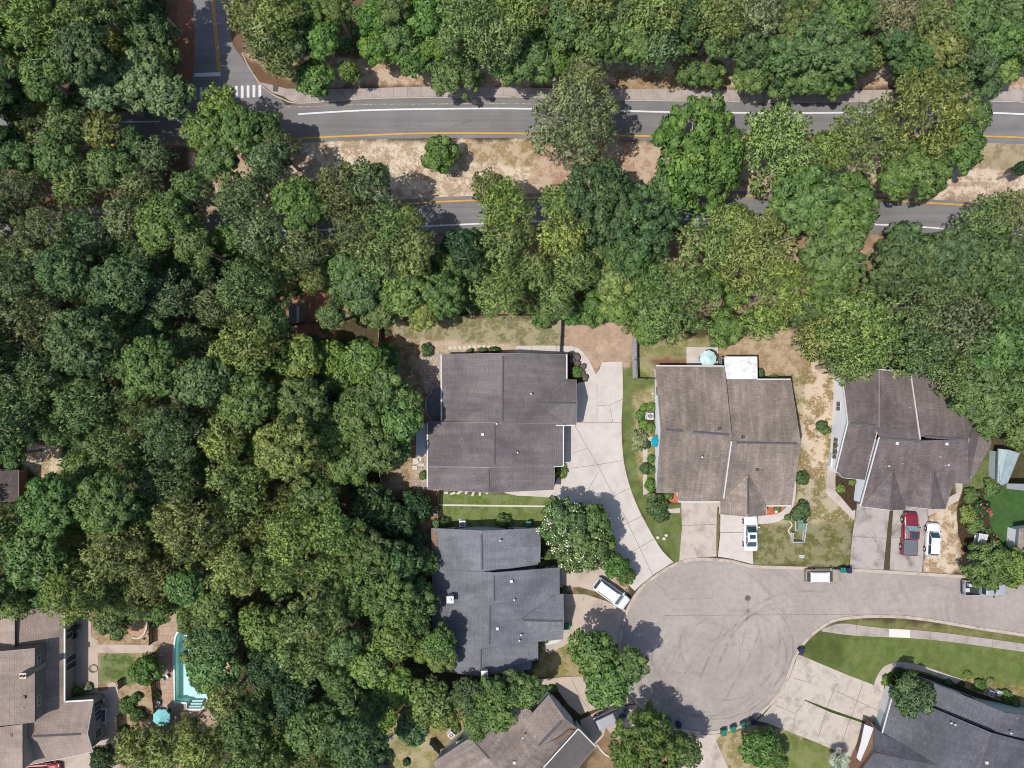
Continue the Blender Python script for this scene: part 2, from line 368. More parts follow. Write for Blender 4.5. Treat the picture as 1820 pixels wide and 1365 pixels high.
# back garden of the first house
paint([(690,566),(1000,566),(1000,632),(690,632)], (132,130,88), 0.35, 0, 0.1)
paint([(690,600),(785,600),(785,880),(680,880),(680,700)], (150,126,92), 0.4, 0, 0.4)
paint([(676,560),(700,560),(698,612),(676,612)], (150,98,78), 0, 0, 0.8)
paint([(745,604),(790,602),(860,608),(915,610),(912,626),(745,626)], (198,174,150), 0.4, 0, 0)
paint([(740,800),(762,800),(762,875),(740,875)], (176,146,124), 0.6, 0, 0.3)
paint([(700,872),(778,875),(776,900),(700,900)], (150,112,86), 0.1, 0, 0.5)
paint([(1000,562),(1104,562),(1124,600),(1122,660),(1104,650),(1070,645),(1058,672),(1040,640),(1000,612)], (190,162,138), 0.12, 0, 0.35)
paint([(1124,600),(1260,600),(1260,655),(1166,655),(1166,680),(1124,680)], (142,138,88), 0.2, 0, 0)
paint([(1160,636),(1222,636),(1222,652),(1160,652)], (140,100,76), 0, 0, 0.6)
paint([(1106,650),(1170,672),(1170,900),(1235,895),(1215,1010),(1190,1000),(1150,940),(1110,840),(1104,740)], (104,118,62), 0.06, 0, 0)
paint([(1128,700),(1162,690),(1162,790),(1150,850),(1130,850)], (146,134,88), 0.3, 0, 0)
paint([(1270,590),(1500,590),(1490,690),(1480,830),(1520,910),(1510,1012),(1340,1006),(1340,915),(1410,900),(1425,790),(1405,672),(1345,672),(1345,635),(1280,635)], (138,126,80), 0.5, 0, 0)
paint([(1270,590),(1420,585),(1440,660),(1345,660),(1345,635),(1280,635)], (172,146,114), 0.35, 0, 0.1)
paint([(1432,640),(1478,650),(1470,840),(1428,840)], (158,134,94), 0.8, 0, 0)
paint([(1340,930),(1520,925),(1510,1012),(1340,1006)], (112,112,64), 0.22, 0, 0)
paint([(1660,900),(1700,890),(1720,960),(1710,1020),(1640,1016),(1650,930)], (176,148,114), 0.9, 0.3, 0.2)
paint([(1695,860),(1740,850),(1760,870),(1750,1000),(1705,1010),(1700,900)], (132,112,76), 0.3, 0, 0.3)
paint([(1745,860),(1900,860),(1900,1000),(1745,1000)], (72,104,56), 0, 0, 0)
paint([(1700,780),(1775,800),(1775,870),(1700,870)], (88,108,52), 0.1, 0, 0.2)
paint([(780,875),(985,875),(975,940),(780,940)], (106,124,60), 0.12, 0, 0)
paint([(700,900),(782,900),(782,1010),(700,1060)], (140,118,90), 0.4, 0, 0.6)
paint([(960,1140),(1060,1140),(1060,1206),(950,1206)], (140,128,74), 0.25, 0, 0)
paint([(1000,985),(1120,985),(1110,1075),(1005,1050)], (192,160,136), 0.2, 0, 0.2)
paint([(1020,1042),(1045,1044),(1105,1075),(1085,1074),(1045,1058),(1020,1052)], (96,92,50), 0.1, 0, 0.2)
paint([(660,1280),(800,1260),(800,1320),(770,1370),(680,1380)], (148,140,88), 0.3, 0, 0.1)
paint([(780,1270),(850,1260),(850,1300),(770,1345)], (146,128,88), 0.2, 0, 0.2)
paint([(1060,1300),(1110,1290),(1230,1310),(1210,1400),(1040,1400)], (146,120,90), 0.1, 0, 0.4)
paint([(1270,1305),(1345,1290),(1420,1290),(1440,1400),(1280,1400)], (148,134,88), 0.35, 0, 0.1)
paint([(1345,1285),(1540,1345),(1530,1400),(1380,1400)], (116,126,66), 0.1, 0, 0)
paint([(1420,1110),(1500,1108),(1900,1150),(1900,1290),(1720,1240),(1600,1190),(1560,1225),(1425,1170)], (104,120,60), 0.05, 0, 0)
paint([(1430,1115),(1505,1125),(1490,1185),(1425,1165)], (92,102,54), 0.0, 0, 0)
paint([(1500,1098),(1900,1125),(1900,1150),(1500,1112)], (118,118,66), 0.1, 0, 0)
paint([(1720,1205),(1900,1240),(1900,1300),(1700,1235)], (140,128,70), 0.3, 0, 0.4)
# bottom left garden, clearing
paint([(40,790),(110,785),(115,845),(40,850)], (176,150,112), 0.8, 0.1, 0)
paint([(130,1085),(300,1085),(300,1330),(130,1330)], (158,132,96), 0.35, 0, 0.3)
paint([(174,1160),(238,1158),(238,1215),(174,1215)], (92,112,54), 0.15, 0, 0)
paint([(170,1330),(320,1290),(320,1400),(120,1400)], (180,150,118), 0.2, 0, 0.5)
paint([(590,1180),(680,1180),(690,1300),(600,1330)], (110,110,60), 0.0, 0, 0.3)
# soften
for _ in range(1):
    for arr in (gcol, gpar):
        t = arr.copy(); t[1:-1, 1:-1] = (arr[1:-1, 1:-1] * 4 + arr[:-2, 1:-1] + arr[2:, 1:-1] + arr[1:-1, :-2] + arr[1:-1, 2:]) / 8; arr[:] = t
POOL = cr([(311,1246),(311,1200),(311,1150),(316,1126),(332,1116),(352,1116),(368,1128),(373,1150),(373,1215),(366,1246)], 4) + [(366,1247.5),(358,1259),(333,1259),(332,1248)]
far = (np.abs(GX) > 74) | (np.abs(GY) > 57)
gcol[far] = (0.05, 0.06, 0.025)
idx = np.arange(nx * ny).reshape(ny, nx)
q = np.stack([idx[:-1, :-1], idx[:-1, 1:], idx[1:, 1:], idx[1:, :-1]], -1).reshape(-1, 4)
cx = (GX[:-1, :-1] + GX[1:, 1:]) / 2; cy = (GY[:-1, :-1] + GY[1:, 1:]) / 2
hole = inpoly(cx * S + 910, 682.5 - cy * S, [(x * 1.0, y) for x, y in rect(306,1111,379,1263)]).reshape(-1)
q = q[~hole]
def fastmesh(name, V, Q, mat, cols=None, smooth=False):
    me = bpy.data.meshes.new(name); nq = len(Q); k_ = Q.shape[1]
    me.vertices.add(len(V)); me.vertices.foreach_set('co', V.astype(np.float32).ravel())
    me.loops.add(nq * k_); me.loops.foreach_set('vertex_index', Q.astype(np.int32).ravel())
    me.polygons.add(nq); me.polygons.foreach_set('loop_start', np.arange(0, nq * k_, k_, dtype=np.int32))
    me.polygons.foreach_set('loop_total', np.full(nq, k_, np.int32))
    me.update(calc_edges=True); me.validate()
    if mat: me.materials.append(mat)
    return me
gv = np.stack([GX.ravel(), GY.ravel(), np.zeros(nx * ny)], -1)
k = NT('ground_soil_and_turf', 0.95, 0.1)
ac = k.n.new('ShaderNodeAttribute'); ac.attribute_name = 'gcol'; ap = k.n.new('ShaderNodeAttribute'); ap.attribute_name = 'gpar'
sx = k.n.new('ShaderNodeSeparateXYZ'); k.L(ap.outputs['Vector'], sx.inputs[0])
wp = k.n.new('ShaderNodeVectorMath'); wp.operation = 'ADD'; k.L(k.co, wp.inputs[0])
nv = k.n.new('ShaderNodeTexNoise'); nv.inputs['Scale'].default_value = 1.4; nv.inputs['Detail'].default_value = 4; k.L(k.co, nv.inputs['Vector'])
sc_ = k.n.new('ShaderNodeVectorMath'); sc_.operation = 'SCALE'; k.L(nv.outputs['Color'], sc_.inputs[0]); sc_.inputs[3].default_value = 1.1; k.L(sc_.outputs[0], wp.inputs[1])
patch = k.rng(k.noise(0.55, 8, 0.72), 0.46, 0.54); patch = k.math('MULTIPLY', patch, sx.outputs[0])
patch2 = k.math('MULTIPLY', k.rng(k.noise(2.6, 6, 0.75), 0.52, 0.60), k.math('MULTIPLY', sx.outputs[0], 0.8))
col = k.mulv(ac.outputs['Color'], k.rng(k.noise(0.7, 5, 0.6), 0.3, 0.7, 0.82, 1.15))
gr = k.rng(k.noise(0.9, 4, 0.55), 0.42, 0.7); col = k.mix(k.math('MULTIPLY', gr, 0.35), col, k.mulv(ac.outputs['Color'], k.rng(k.noise(5, 3), 0, 1, 0.55, 0.75)))
col = k.mix(k.math('MAXIMUM', patch, patch2), col, A(228,209,185))
crk = k.rng(k.voro(1.25, co=wp.outputs[0]), 0.02, 0.13, 1.0, 0.0)
crk = k.math('MULTIPLY', crk, k.math('MULTIPLY', sx.outputs[1], k.rng(k.noise(0.5, 3), 0.35, 0.6)))
col = k.mix(k.math('MULTIPLY', crk, 0.7), col, A(160,132,108))
lit = k.math('MULTIPLY', k.rng(k.noise(3.2, 6, 0.75), 0.45, 0.62), sx.outputs[2])
spk = k.rng(k.noise(7, 5, 0.8), 0.60, 0.68); col = k.mix(k.math('MULTIPLY', spk, 0.45), col, A(112,92,68))
spl = k.rng(k.noise(4.3, 6, 0.8), 0.60, 0.66); col = k.mix(k.math('MULTIPLY', k.math('MULTIPLY', spl, sx.outputs[0]), 0.7), col, A(238,220,200))
col = k.mix(k.math('MULTIPLY', lit, 0.75), col, A(138,104,82))
fine = k.rng(k.noise(13, 4, 0.8), 0.25, 0.75, 0.80, 1.26)
k.bump(k.noise(6, 5, 0.7), 0.5, 0.06)
M['ground'] = k.out(k.mulv(col, fine))
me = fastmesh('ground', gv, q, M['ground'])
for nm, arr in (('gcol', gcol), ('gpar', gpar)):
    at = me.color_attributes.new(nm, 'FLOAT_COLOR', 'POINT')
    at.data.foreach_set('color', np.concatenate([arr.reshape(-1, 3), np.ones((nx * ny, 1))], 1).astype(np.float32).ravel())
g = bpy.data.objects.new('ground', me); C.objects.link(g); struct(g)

# ------------------------------------------------------------------ roads
def slab(name, pts, m, z1=0.03, z0=-0.05, parent=None):
    return MB().prism(W2(pts), z0, z1).build(name, m, parent)
top_edge = cr([(-80,204),(160,200),(300,196),(440,192),(533,185),(640,177.5),(750,175),(910,174),(1100,179.5),(1200,181),(1360,183),(1460,183),(1740,181),(1900,187)], 4)
bot_edge = cr([(-80,270),(200,265),(420,259),(526,254),(627,249),(753,246),(910,245),(1040,247),(1153,250),(1400,254),(1749,254),(1900,262)], 4)
road_up = struct(slab('road', top_edge + bot_edge[::-1], M['asphalt'], 0.02))
lt = cr([(-80,384),(380,374),(600,362),(755,352),(829,348.5),(976,342.5),(1160,338),(1320,340),(1500,346),(1650,354.5),(1740,360),(1900,372)], 4)
lb = cr([(-80,444),(380,432),(600,424),(755,418),(850,414),(963,409),(1218,404),(1400,406),(1613,418),(1740,428),(1900,440)], 4)
road_lo = struct(slab('road', lt + lb[::-1], M['asphalt'], 0.02))
side = [(341,-60),(343,0),(346,60),(345,120),(336,160),(305,182),(260,205),(520,205),(500,176),(480,166),(462,150),(442,120),(414,81),(408,40),(412,-60)]
road_side = struct(slab('road', side, M['asphalt'], 0.028))
culdesac = [(1900,1040),(1820,1030),(1710,1022),(1600,1015),(1510,1010),(1430,1007),(1340,1004),(1300,995),(1250,991),(1215,995),(1190,1005),(1163,1022),(1140,1040),(1122,1065),(1110,1090),(1103,1115),(1099,1145),(1100,1180),(1107,1215),(1127,1247),(1153,1268),(1183,1290),(1216,1301),(1254,1304.5),(1292,1300),(1330,1288),(1360,1263),(1388,1232),(1403,1202),(1416,1166),(1436,1138),(1461,1117),(1491,1103),(1562,1097.5),(1638,1102.5),(1739,1119),(1820,1131),(1900,1143)]
cds = cr(culdesac, 5)
street = struct(slab('road', cds, M['street'], 0.024))
kb1 = cr(culdesac, 5)
kk = struct(ribbon(kb1, 0.40, -0.05, 0.11, 0.20).build('kerb', M['kerb']))
ribbon(kb1, 0.05, 0.0, 0.034, -0.03).build('kerb_seam', M['joint'], kk)
struct(ribbon(cr([(430,95),(442,120),(462,150),(480,166),(500,176.5),(533,185),(640,177.5),(750,175),(910,174),(1100,179.5),(1200,181),(1360,183),(1460,183),(1740,181),(1900,187)], 4), 0.16, -0.05, 0.13, 0.08).build('kerb', M['kerb']))
def line(pts, w_, m, parent, name='lane_line', z=0.026):
    ribbon(pts, w_, z - 0.004, z + 0.003).build(name, m, parent)
line(cr([(530,203),(640,196.5),(750,194),(910,193),(1100,197),(1180,199),(1310,200.5),(1430,201),(1520,200),(1610,199),(1745,200),(1900,207)], 4), 0.22, M['paint_w'], road_up)
line(cr([(100,219),(160,218),(285,216)], 4), 0.2, M['paint_w'], road_up)
line(cr([(-80,262),(210,258),(318,256),(420,252),(508,248),(560,244.5),(640,241),(750,237),(910,237),(1020,239.5),(1160,242),(1300,244),(1400,243.5),(1460,243),(1740,242),(1900,249)], 4), 0.2, M['paint_y'], road_up)
line(cr([(455,187),(530,190),(640,186),(750,185),(910,184),(960,186),(1010,188),(1110,189)], 4), 0.14, M['paint_f'], road_up)
line(cr([(-80,392),(380,380),(600,369),(685,364),(753,360),(829,356.5),(967,350.6),(1160,347),(1320,347.6),(1500,352),(1648,360.7),(1711,364.5),(1900,380)], 4), 0.2, M['paint_y'], road_lo)
line(cr([(380,416),(536,409),(596,408),(756,402),(844,398),(953,393.6),(1100,390),(1218,390),(1304,390.5),(1544,398.6),(1613,401.8),(1740,411),(1900,424)], 4), 0.2, M['paint_w'], road_lo)
for dx in (-1.7, 1.7): line([(378+dx,-60),(379+dx,5),(381.5+dx,35),(390+dx,128)], 0.14, M['paint_y'], road_side, z=0.034)
MB().prism(W2([(346,130),(392,128.5),(392,135.5),(346,136.5)]), 0.03, 0.036).build('stop_line', M['paint_w'], road_side)
for i in range(12):
    x = 347 + i * 10.45; y0 = 156 - i * 0.45
    MB().prism(W2([(x-2.4,y0),(x+2.4,y0),(x+2.4,y0+21.5),(x-2.4,y0+21.5)]), 0.03, 0.036).build('crossing_stripe', M['paint_w'], road_side)
line(cr([(1180,1094),(1330,1093),(1500,1092),(1560,1096)], 3), 0.05, M['seam'], street, 'tar_seam', 0.03)
k = NT('tyre_mark', 0.9, 0.1); k.b.inputs['Base Color'].default_value = (*A(112,104,106), 1)
tr = k.n.new('ShaderNodeBsdfTransparent'); mx = k.n.new('ShaderNodeMixShader')
k.L(k.math('MULTIPLY', k.rng(k.noise(0.5, 5, 0.7), 0.34, 0.78), 0.24), mx.inputs[0]); k.L(tr.outputs[0], mx.inputs[1]); k.L(k.b.outputs[0], mx.inputs[2]); k.L(mx.outputs[0], k.n['Material Output'].inputs['Surface']); M['tyremark'] = k.m
def arc(cx_, cy_, rx_, ry_, a0_, a1_, n=22): return [(cx_ + rx_ * math.cos(R_(a0_ + (a1_-a0_)*i/n)), cy_ + ry_ * math.sin(R_(a0_ + (a1_-a0_)*i/n))) for i in range(n + 1)]
tz = 0.0300
for i, q_ in enumerate([(1265,1165,118,108,-10,175), (1268,1160,126,118,10,160), (1262,1170,104,96,20,190), (1300,1150,110,92,-60,80), (1290,1140,96,104,-30,110), (1310,1165,88,80,-100,40), (1250,1150,128,122,60,200), (1420,1230,150,165,-170,-100), (1400,1250,160,170,-165,-95), (1330,1330,190,250,-150,-105), (1350,1340,170,230,-160,-110), (1440,1160,150,110,-150,-80)]):
    tz += 0.0005; ribbon(arc(*q_), 0.22 + 0.05 * (i % 3), tz - 0.001, tz).build('tyre_mark', M['tyremark'], street)
for i, q_ in enumerate([[(1215,1113),(1204,1150),(1185,1195)], [(1222,1113),(1213,1150),(1196,1195)], [(1330,1062),(1328,1100),(1318,1150)], [(1290,1100),(1270,1150),(1240,1210)], [(1310,1100),(1292,1150),(1262,1215)], [(1350,1120),(1330,1170),(1290,1240)]]):
    tz += 0.0005; ribbon(cr(q_, 6), 0.24, tz - 0.001, tz).build('tyre_mark', M['tyremark'], street)
# manhole
mh = empty('manhole_cover', P(1329,1063,0.024), label='round cast iron manhole cover set in the cul-de-sac asphalt', cat='manhole cover')
MB().cyl((0,0,0.0),(0,0,0.03),0.42,0.42,20).build('rim', M['joint'], mh, True)
MB().cyl((0,0,0.02),(0,0,0.045),0.33,0.33,20).build('cover', M['rock'], mh, True)
# upper pavement
def walk(name, top, bot, m, z=0.12, z0=-0.05):
    return struct(slab(name, top + bot[::-1], m, z, z0))
wt = cr([(505,158),(560,158.5),(640,158),(760,154.5),(910,156),(1100,159),(1300,160),(1500,161),(1740,158),(1900,163)], 4)
wb = cr([(505,172),(533,182.5),(640,175),(750,172.5),(910,171.5),(1100,177),(1200,178.5),(1360,180.5),(1460,180.5),(1740,178.5),(1900,184)], 4)
pv = walk('pavement', wt, wb, M['walk'])
struct(slab('pavement', [(462,147),(470,148),(510,158),(508,173),(484,165)], M['walk'], 0.115))
for i in range(56):
    x = 530 + i * 24.3
    yt = np.interp(x, [p[0] for p in wt], [p[1] for p in wt]); yb = np.interp(x, [p[0] for p in wb], [p[1] for p in wb])
    ribbon([(x, yt + .5), (x, yb - .5)], 0.05, 0.10, 0.124).build('joint', M['joint'], pv)
inl = empty('storm_drain', P(490,157,0.115), label='small square drain grate at the corner of the upper pavement', cat='drain')
MB().box((0,0,0.0),(0.7,0.85,0.03)).build('frame', M['rock'], inl, True)
for i in range(5): MB().box((-0.24+i*0.12,0,0.022),(0.04,0.7,0.02)).build('bar', M['darkmetal'], inl, True)
# drives and paths
def joints(parent, segs, z, w_=0.07, m='joint'):
    for s_ in segs: ribbon(s_, w_, z - 0.01, z + 0.004).build('joint', M[m], parent)
kerbL = [(1197,998),(1190,1001.5),(1163,1019),(1140,1037),(1133,1046)]
d1 = struct(slab('driveway', cr([(1070,644),(1088,643),(1106,643)],2) + cr([(1106,643),(1107,690),(1106,720),(1104.5,760),(1108,815),(1118,860),(1135,905),(1160,952),(1178,980),(1197,999)],4) + [(1190,1003),(1163,1020),(1140,1038),(1128,1050),(1118,1040),(1108,1000),(1075,955),(1030,915),(995,893),(978,884),(945,882),(920,881),(900,877),(890,872),(985,866),(990,850),(1005,842),(1003,755),(1020,752),(1020,690),(1028,680),(1044,678),(1058,668),(1066,655)], M['conc_new'], 0.04))
joints(d1, [[(1061,680),(1061,751)],[(1022,757),(1064,830),(1110,917),(1160,1022)],[(1022,751),(1106,751)],[(1015,832),(1062,826),(1108,818)],[(1090,882),(1119,867)],[(1095,940),(1141,917)],[(1064,838),(1046,869)],[(1118,983),(1162,958)],[(1062,721),(1083,720),(1089,750)],[(1083,720),(1107,709)],[(1044,797),(1016,806)]], 0.04, 0.06)
p1 = struct(slab('path', cr([(913,626),(918,616),(930,614.5),(1000,614.5),(1022,617),(1036,626),(1050,646),(1060,668)],4) + cr([(1046,678),(1038,655),(1024,638),(1004,628)],4) + [(960,627),(913,628)], M['conc_new'], 0.045))
joints(p1, [[(x,615),(x,627)] for x in (945,967,989)] + [[(1022,617),(1015,632)],[(1048,644),(1036,651)]], 0.045, 0.05)
d2 = struct(slab('driveway', [(1210,885),(1278,885),(1274,985),(1273,989),(1245,990),(1207,998.5),(1210,960),(1212,940)], M['conc_dirty'], 0.04))
joints(d2, [[(1212,934),(1272,932)]], 0.04)
d3 = struct(slab('driveway', [(1280,908),(1340,908),(1336,950),(1339,1003),(1300,993),(1276,989),(1280,950)], M['conc_new'], 0.04))
joints(d3, [[(1280,946),(1322,946)],[(1280,917),(1279,946)]], 0.04, 0.1)
struct(slab('path', cr([(1340,917),(1365,915),(1385,911),(1398,900),(1406,885),(1410,855)],4) + cr([(1415,855),(1413,885),(1407,905),(1392,922),(1370,930),(1340,931)],4), M['conc_new'], 0.046))
d4 = struct(slab('driveway', [(1524,895),(1582,898),(1577,940),(1570,1012.5),(1510,1009.5),(1515,950)], M['conc_old'], 0.04))
joints(d4, [[(1516,953),(1574,957)]], 0.04)
d5 = struct(slab('driveway', [(1588,898),(1652,896),(1650,914),(1643,960),(1638,1016.5),(1581,1013),(1584,955)], M['conc_old'], 0.04))
joints(d5, [[(1586,955),(1600,955)],[(1649,905),(1648,920)]], 0.04)
struct(slab('path', [(1650,905),(1680,893),(1686,884),(1700,876),(1696,848),(1711,850),(1710,870),(1703,890),(1650,917)], M['conc_mid'], 0.046))
struct(slab('path', [(1471,824),(1485,826),(1484,873),(1520,908),(1518,925),(1467,876)], M['conc_mid'], 0.046))
d6 = struct(slab('driveway', [(1418,1164),(1424,1165),(1500,1197),(1555,1218),(1590,1232),(1572,1290),(1540,1282),(1533,1300),(1524,1350),(1440,1315),(1360,1284),(1345,1281),(1362,1265),(1388,1233),(1404,1203)], M['conc_stain'], 0.04))
joints(d6, [[(1486,1214),(1455,1300)],[(1533,1216),(1510,1282)],[(1411,1205),(1441,1214)],[(1378,1253),(1413,1268),(1409,1298)],[(1486,1228),(1565,1265)],[(1470,1265),(1453,1313)],[(1510,1278),(1494,1326)],[(1429,1248),(1413,1268)]], 0.04)
struct(slab('turf_strip', [(1428,1244),(1431,1243.5),(1480,1262),(1538,1282),(1536,1285.5),(1475,1265.5)], simple('strip_grass', A(66,86,36), 0.95, 0.1, 0.3, 8), 0.052))
struct(slab('turf_strip', [(1274,905),(1279,905),(1277.5,950),(1275.5,985),(1273,985),(1273,950)], simple('strip_dry_grass', A(118,116,66), 0.95, 0.1, 0.3, 8), 0.052))
p6 = struct(slab('path', cr([(1553,1217),(1560,1199),(1572,1184),(1590,1177.5),(1606,1177),(1640,1183.5),(1680,1197),(1714,1209)],4) + cr([(1712,1220),(1680,1207),(1640,1193.5),(1606,1188),(1592,1189),(1580,1195),(1573,1207),(1570,1224)],4), M['conc_mid'], 0.046))
sw = walk('pavement', cr([(1461,1118),(1494,1108),(1540,1113),(1580,1117),(1617,1119),(1688,1126),(1820,1144),(1900,1156)],4), cr([(1461,1122),(1512,1129),(1580,1132.5),(1617,1134),(1688,1140.5),(1820,1158.5),(1900,1170)],4), M['walk'], 0.05)
slab('fresh_panel', [(1580,1117.5),(1617,1119.5),(1617,1133.5),(1580,1132)], M['panel_new'], 0.056, 0.04, sw)
joints(sw, [[(x, 1108+(x-1494)*0.108),(x-1,1129+(x-1512)*0.085)] for x in range(1500,1830,22)], 0.05, 0.05)
struct(slab('driveway', [(990,995),(1060,992),(1085,1020),(1112,1078),(1098,1073),(1060,1052),(1030,1043),(995,1043)], M['conc_tan'], 0.04))
d7 = struct(slab('driveway', [(995,1055),(1041,1056.5),(1077,1068),(1112,1084),(1103,1113),(1099,1145),(1050,1140),(1014,1141),(976,1162),(962,1152),(995,1130)], M['conc_tan'], 0.044))
joints(d7, [[(1037,1062),(1037,1068)]], 0.044)
d8 = struct(slab('driveway', [(951,1208),(1000,1203.5),(1030,1202),(1100,1212),(1127,1250),(1090,1256),(1067,1257),(1031,1270),(1010,1252),(990,1225),(952,1220)], M['conc_tan'], 0.04))
joints(d8, [[(1016,1206),(1031,1240),(1048,1262)]], 0.04)
d9 = struct(slab('driveway', [(1031,1280),(1064,1263),(1130,1252),(1153,1271),(1180,1290),(1145,1300),(1092,1314),(1077,1293),(1072,1309),(1055,1326),(1035,1300)], M['conc_tan'], 0.04))
joints(d9, [[(1063,1263),(1077,1293)]], 0.04)
struct(slab('driveway', [(1205,1300),(1218,1302.5),(1254,1306),(1281,1304),(1273,1317),(1294,1365),(1310,1420),(1220,1420),(1212,1365),(1211,1317)], M['conc_mid'], 0.04))
struct(slab('pavement', [(1150,1270),(1156,1271),(1186,1293),(1216,1304),(1216,1316),(1184,1304),(1150,1282)], M['walk'], 0.046))
struct(slab('path', [(780,896),(978,898.5),(975,901.5),(780,899)], M['stone'], 0.05))                         # pale edging strip on the lawn
# pavers beside house one, patio, yard of the bottom left house
struct(slab('patio', [(746,626),(787,626),(787,700),(757,700),(746,660)], M['pavers'], 0.04))
struct(slab('patio', [(744,812),(766,812),(766,872),(735,872),(735,850),(744,850)], M['pavers'], 0.04))
pt = struct(slab('patio', [(1220,617),(1276,617),(1276,655),(1220,655)], M['conc_new'], 0.05))
struct(slab('patio', [(136,1082),(161,1082),(163,1132),(174,1138),(175,1232),(140,1232),(130,1200)], M['conc_tan'], 0.04))
struct(slab('path', [(174,1145),(272,1146),(272,1161),(174,1160)], M['conc_tan'], 0.044))
struct(slab('path', cr([(192,1216),(196,1213),(206,1215),(212,1240),(215,1270),(214,1310),(212,1325)],3) + [(192,1325),(193,1270),(193,1240)], M['conc_tan'], 0.036))
struct(slab('patio', [(176,1228),(192,1228),(197,1270),(196,1322),(160,1325),(150,1260)], M['conc_mid'], 0.03))
struct(slab('driveway', [(-60,1330),(200,1325),(215,1355),(200,1420),(-60,1420)], M['conc_tan'], 0.024))
# pool
def fill_with_hole(outer, inner, z, m, name):
    bm = bmesh.new(); es = []
    for loop in (outer, inner):
        vs_ = [bm.verts.new((x, y, z)) for x, y in loop]
        for i in range(len(vs_)): es.append(bm.edges.new((vs_[i], vs_[(i+1) % len(vs_)])))
    bmesh.ops.triangle_fill(bm, use_beauty=True, use_dissolve=False, edges=es)
    for f_ in bm.faces:
        if f_.normal.z < 0: f_.normal_flip()
    me_ = bpy.data.meshes.new(name); bm.to_mesh(me_); bm.free(); me_.materials.append(m)
    o = bpy.data.objects.new(name, me_); C.objects.link(o); return o
pw = W2(POOL); pc = (sum(p[0] for p in pw) / len(pw), sum(p[1] for p in pw) / len(pw))
def grow(pts, c, d):
    out = []
    for x, y in pts:
        v_ = Vector((x - c[0], y - c[1])); v_ = v_ * ((v_.length + d) / v_.length); out.append((c[0] + v_.x, c[1] + v_.y))
    return out
deck = struct(fill_with_hole(W2([(283,1088),(410,1085),(410,1280),(360,1300),(283,1300)]), grow(pw, pc, 0.22), 0.05, M['deck'], 'pool_deck'))
pool = empty('swimming_pool', (pc[0], pc[1], 0), label='turquoise swimming pool with white coping under the trees at bottom left', cat='swimming pool')
o_ = fill_with_hole(grow(pw, pc, 0.25), pw, 0.085, M['white'], 'coping')
o_.parent = pool; o_.location = (-pc[0], -pc[1], 0)
mb = MB(); n = len(pw)
for i in range(n):
    a, b = pw[i], pw[(i+1) % n]
    mb.face([(a[0],a[1],0.085),(b[0],b[1],0.085),(b[0],b[1],-0.35),(a[0],a[1],-0.35)])
mb.build('waterline_band', M['pooledge'], pool)
mb = MB()
for i in range(n):
    a, b = pw[i], pw[(i+1) % n]
    mb.face([(a[0],a[1],-0.35),(b[0],b[1],-0.35),(b[0],b[1],-1.3),(a[0],a[1],-1.3)])
mb.face([(p[0], p[1], -1.3) for p in pw]); mb.build('basin', M['pooltile'], pool)
mb = MB(); mb.face([(p[0], p[1], -0.06) for p in pw]); mb.build('water', M['water'], pool)
for i in range(3):
    a = P(345, 1257.5 - i * 3.4); MB().box((a.x, a.y, -0.3 - i * 0.3), (1.7, 0.26, 0.2)).build('step', M['white'], pool)

# ------------------------------------------------------------------ houses
TRIM = ['trimgrey']
M['trimgrey'] = simple('grey_trim', A(160,152,150), 0.6, 0.3, 0.06)
M['trimdark'] = simple('slate_trim', A(112,114,122), 0.6, 0.3, 0.06)
def roof_uv(pts):
    n = Vector((0, 0, 0))
    for i in range(len(pts)):
        a, b = pts[i], pts[(i+1) % len(pts)]
        n += Vector(((a.y-b.y)*(a.z+b.z), (a.z-b.z)*(a.x+b.x), (a.x-b.x)*(a.y+b.y)))
    if n.z < 0: pts = pts[::-1]; n = -n
    n.normalize(); e = Vector((0, 0, 1)).cross(n)
    e = e.normalized() if e.length > 1e-3 else Vector((1, 0, 0)); s_ = n.cross(e)
    return pts, [(p.dot(e), p.dot(s_)) for p in pts]
def inset(pl, d):
    n = len(pl); ar = sum(pl[i].x * pl[(i+1) % n].y - pl[(i+1) % n].x * pl[i].y for i in range(n))
    sg = 1 if ar > 0 else -1; out = []
    for i in range(n):
        a, b, c = pl[i-1], pl[i], pl[(i+1) % n]
        t1 = Vector((b.x-a.x, b.y-a.y)).normalized(); t2 = Vector((c.x-b.x, c.y-b.y)).normalized()
        n1 = Vector((-t1.y, t1.x)) * sg; n2 = Vector((-t2.y, t2.x)) * sg
        m_ = n1 + n2; m_ = m_.normalized() if m_.length > .05 else n1
        kf = d / max(0.4, m_.dot(n1)); out.append(Vector((b.x + m_.x * kf, b.y + m_.y * kf, b.z)))
    return out
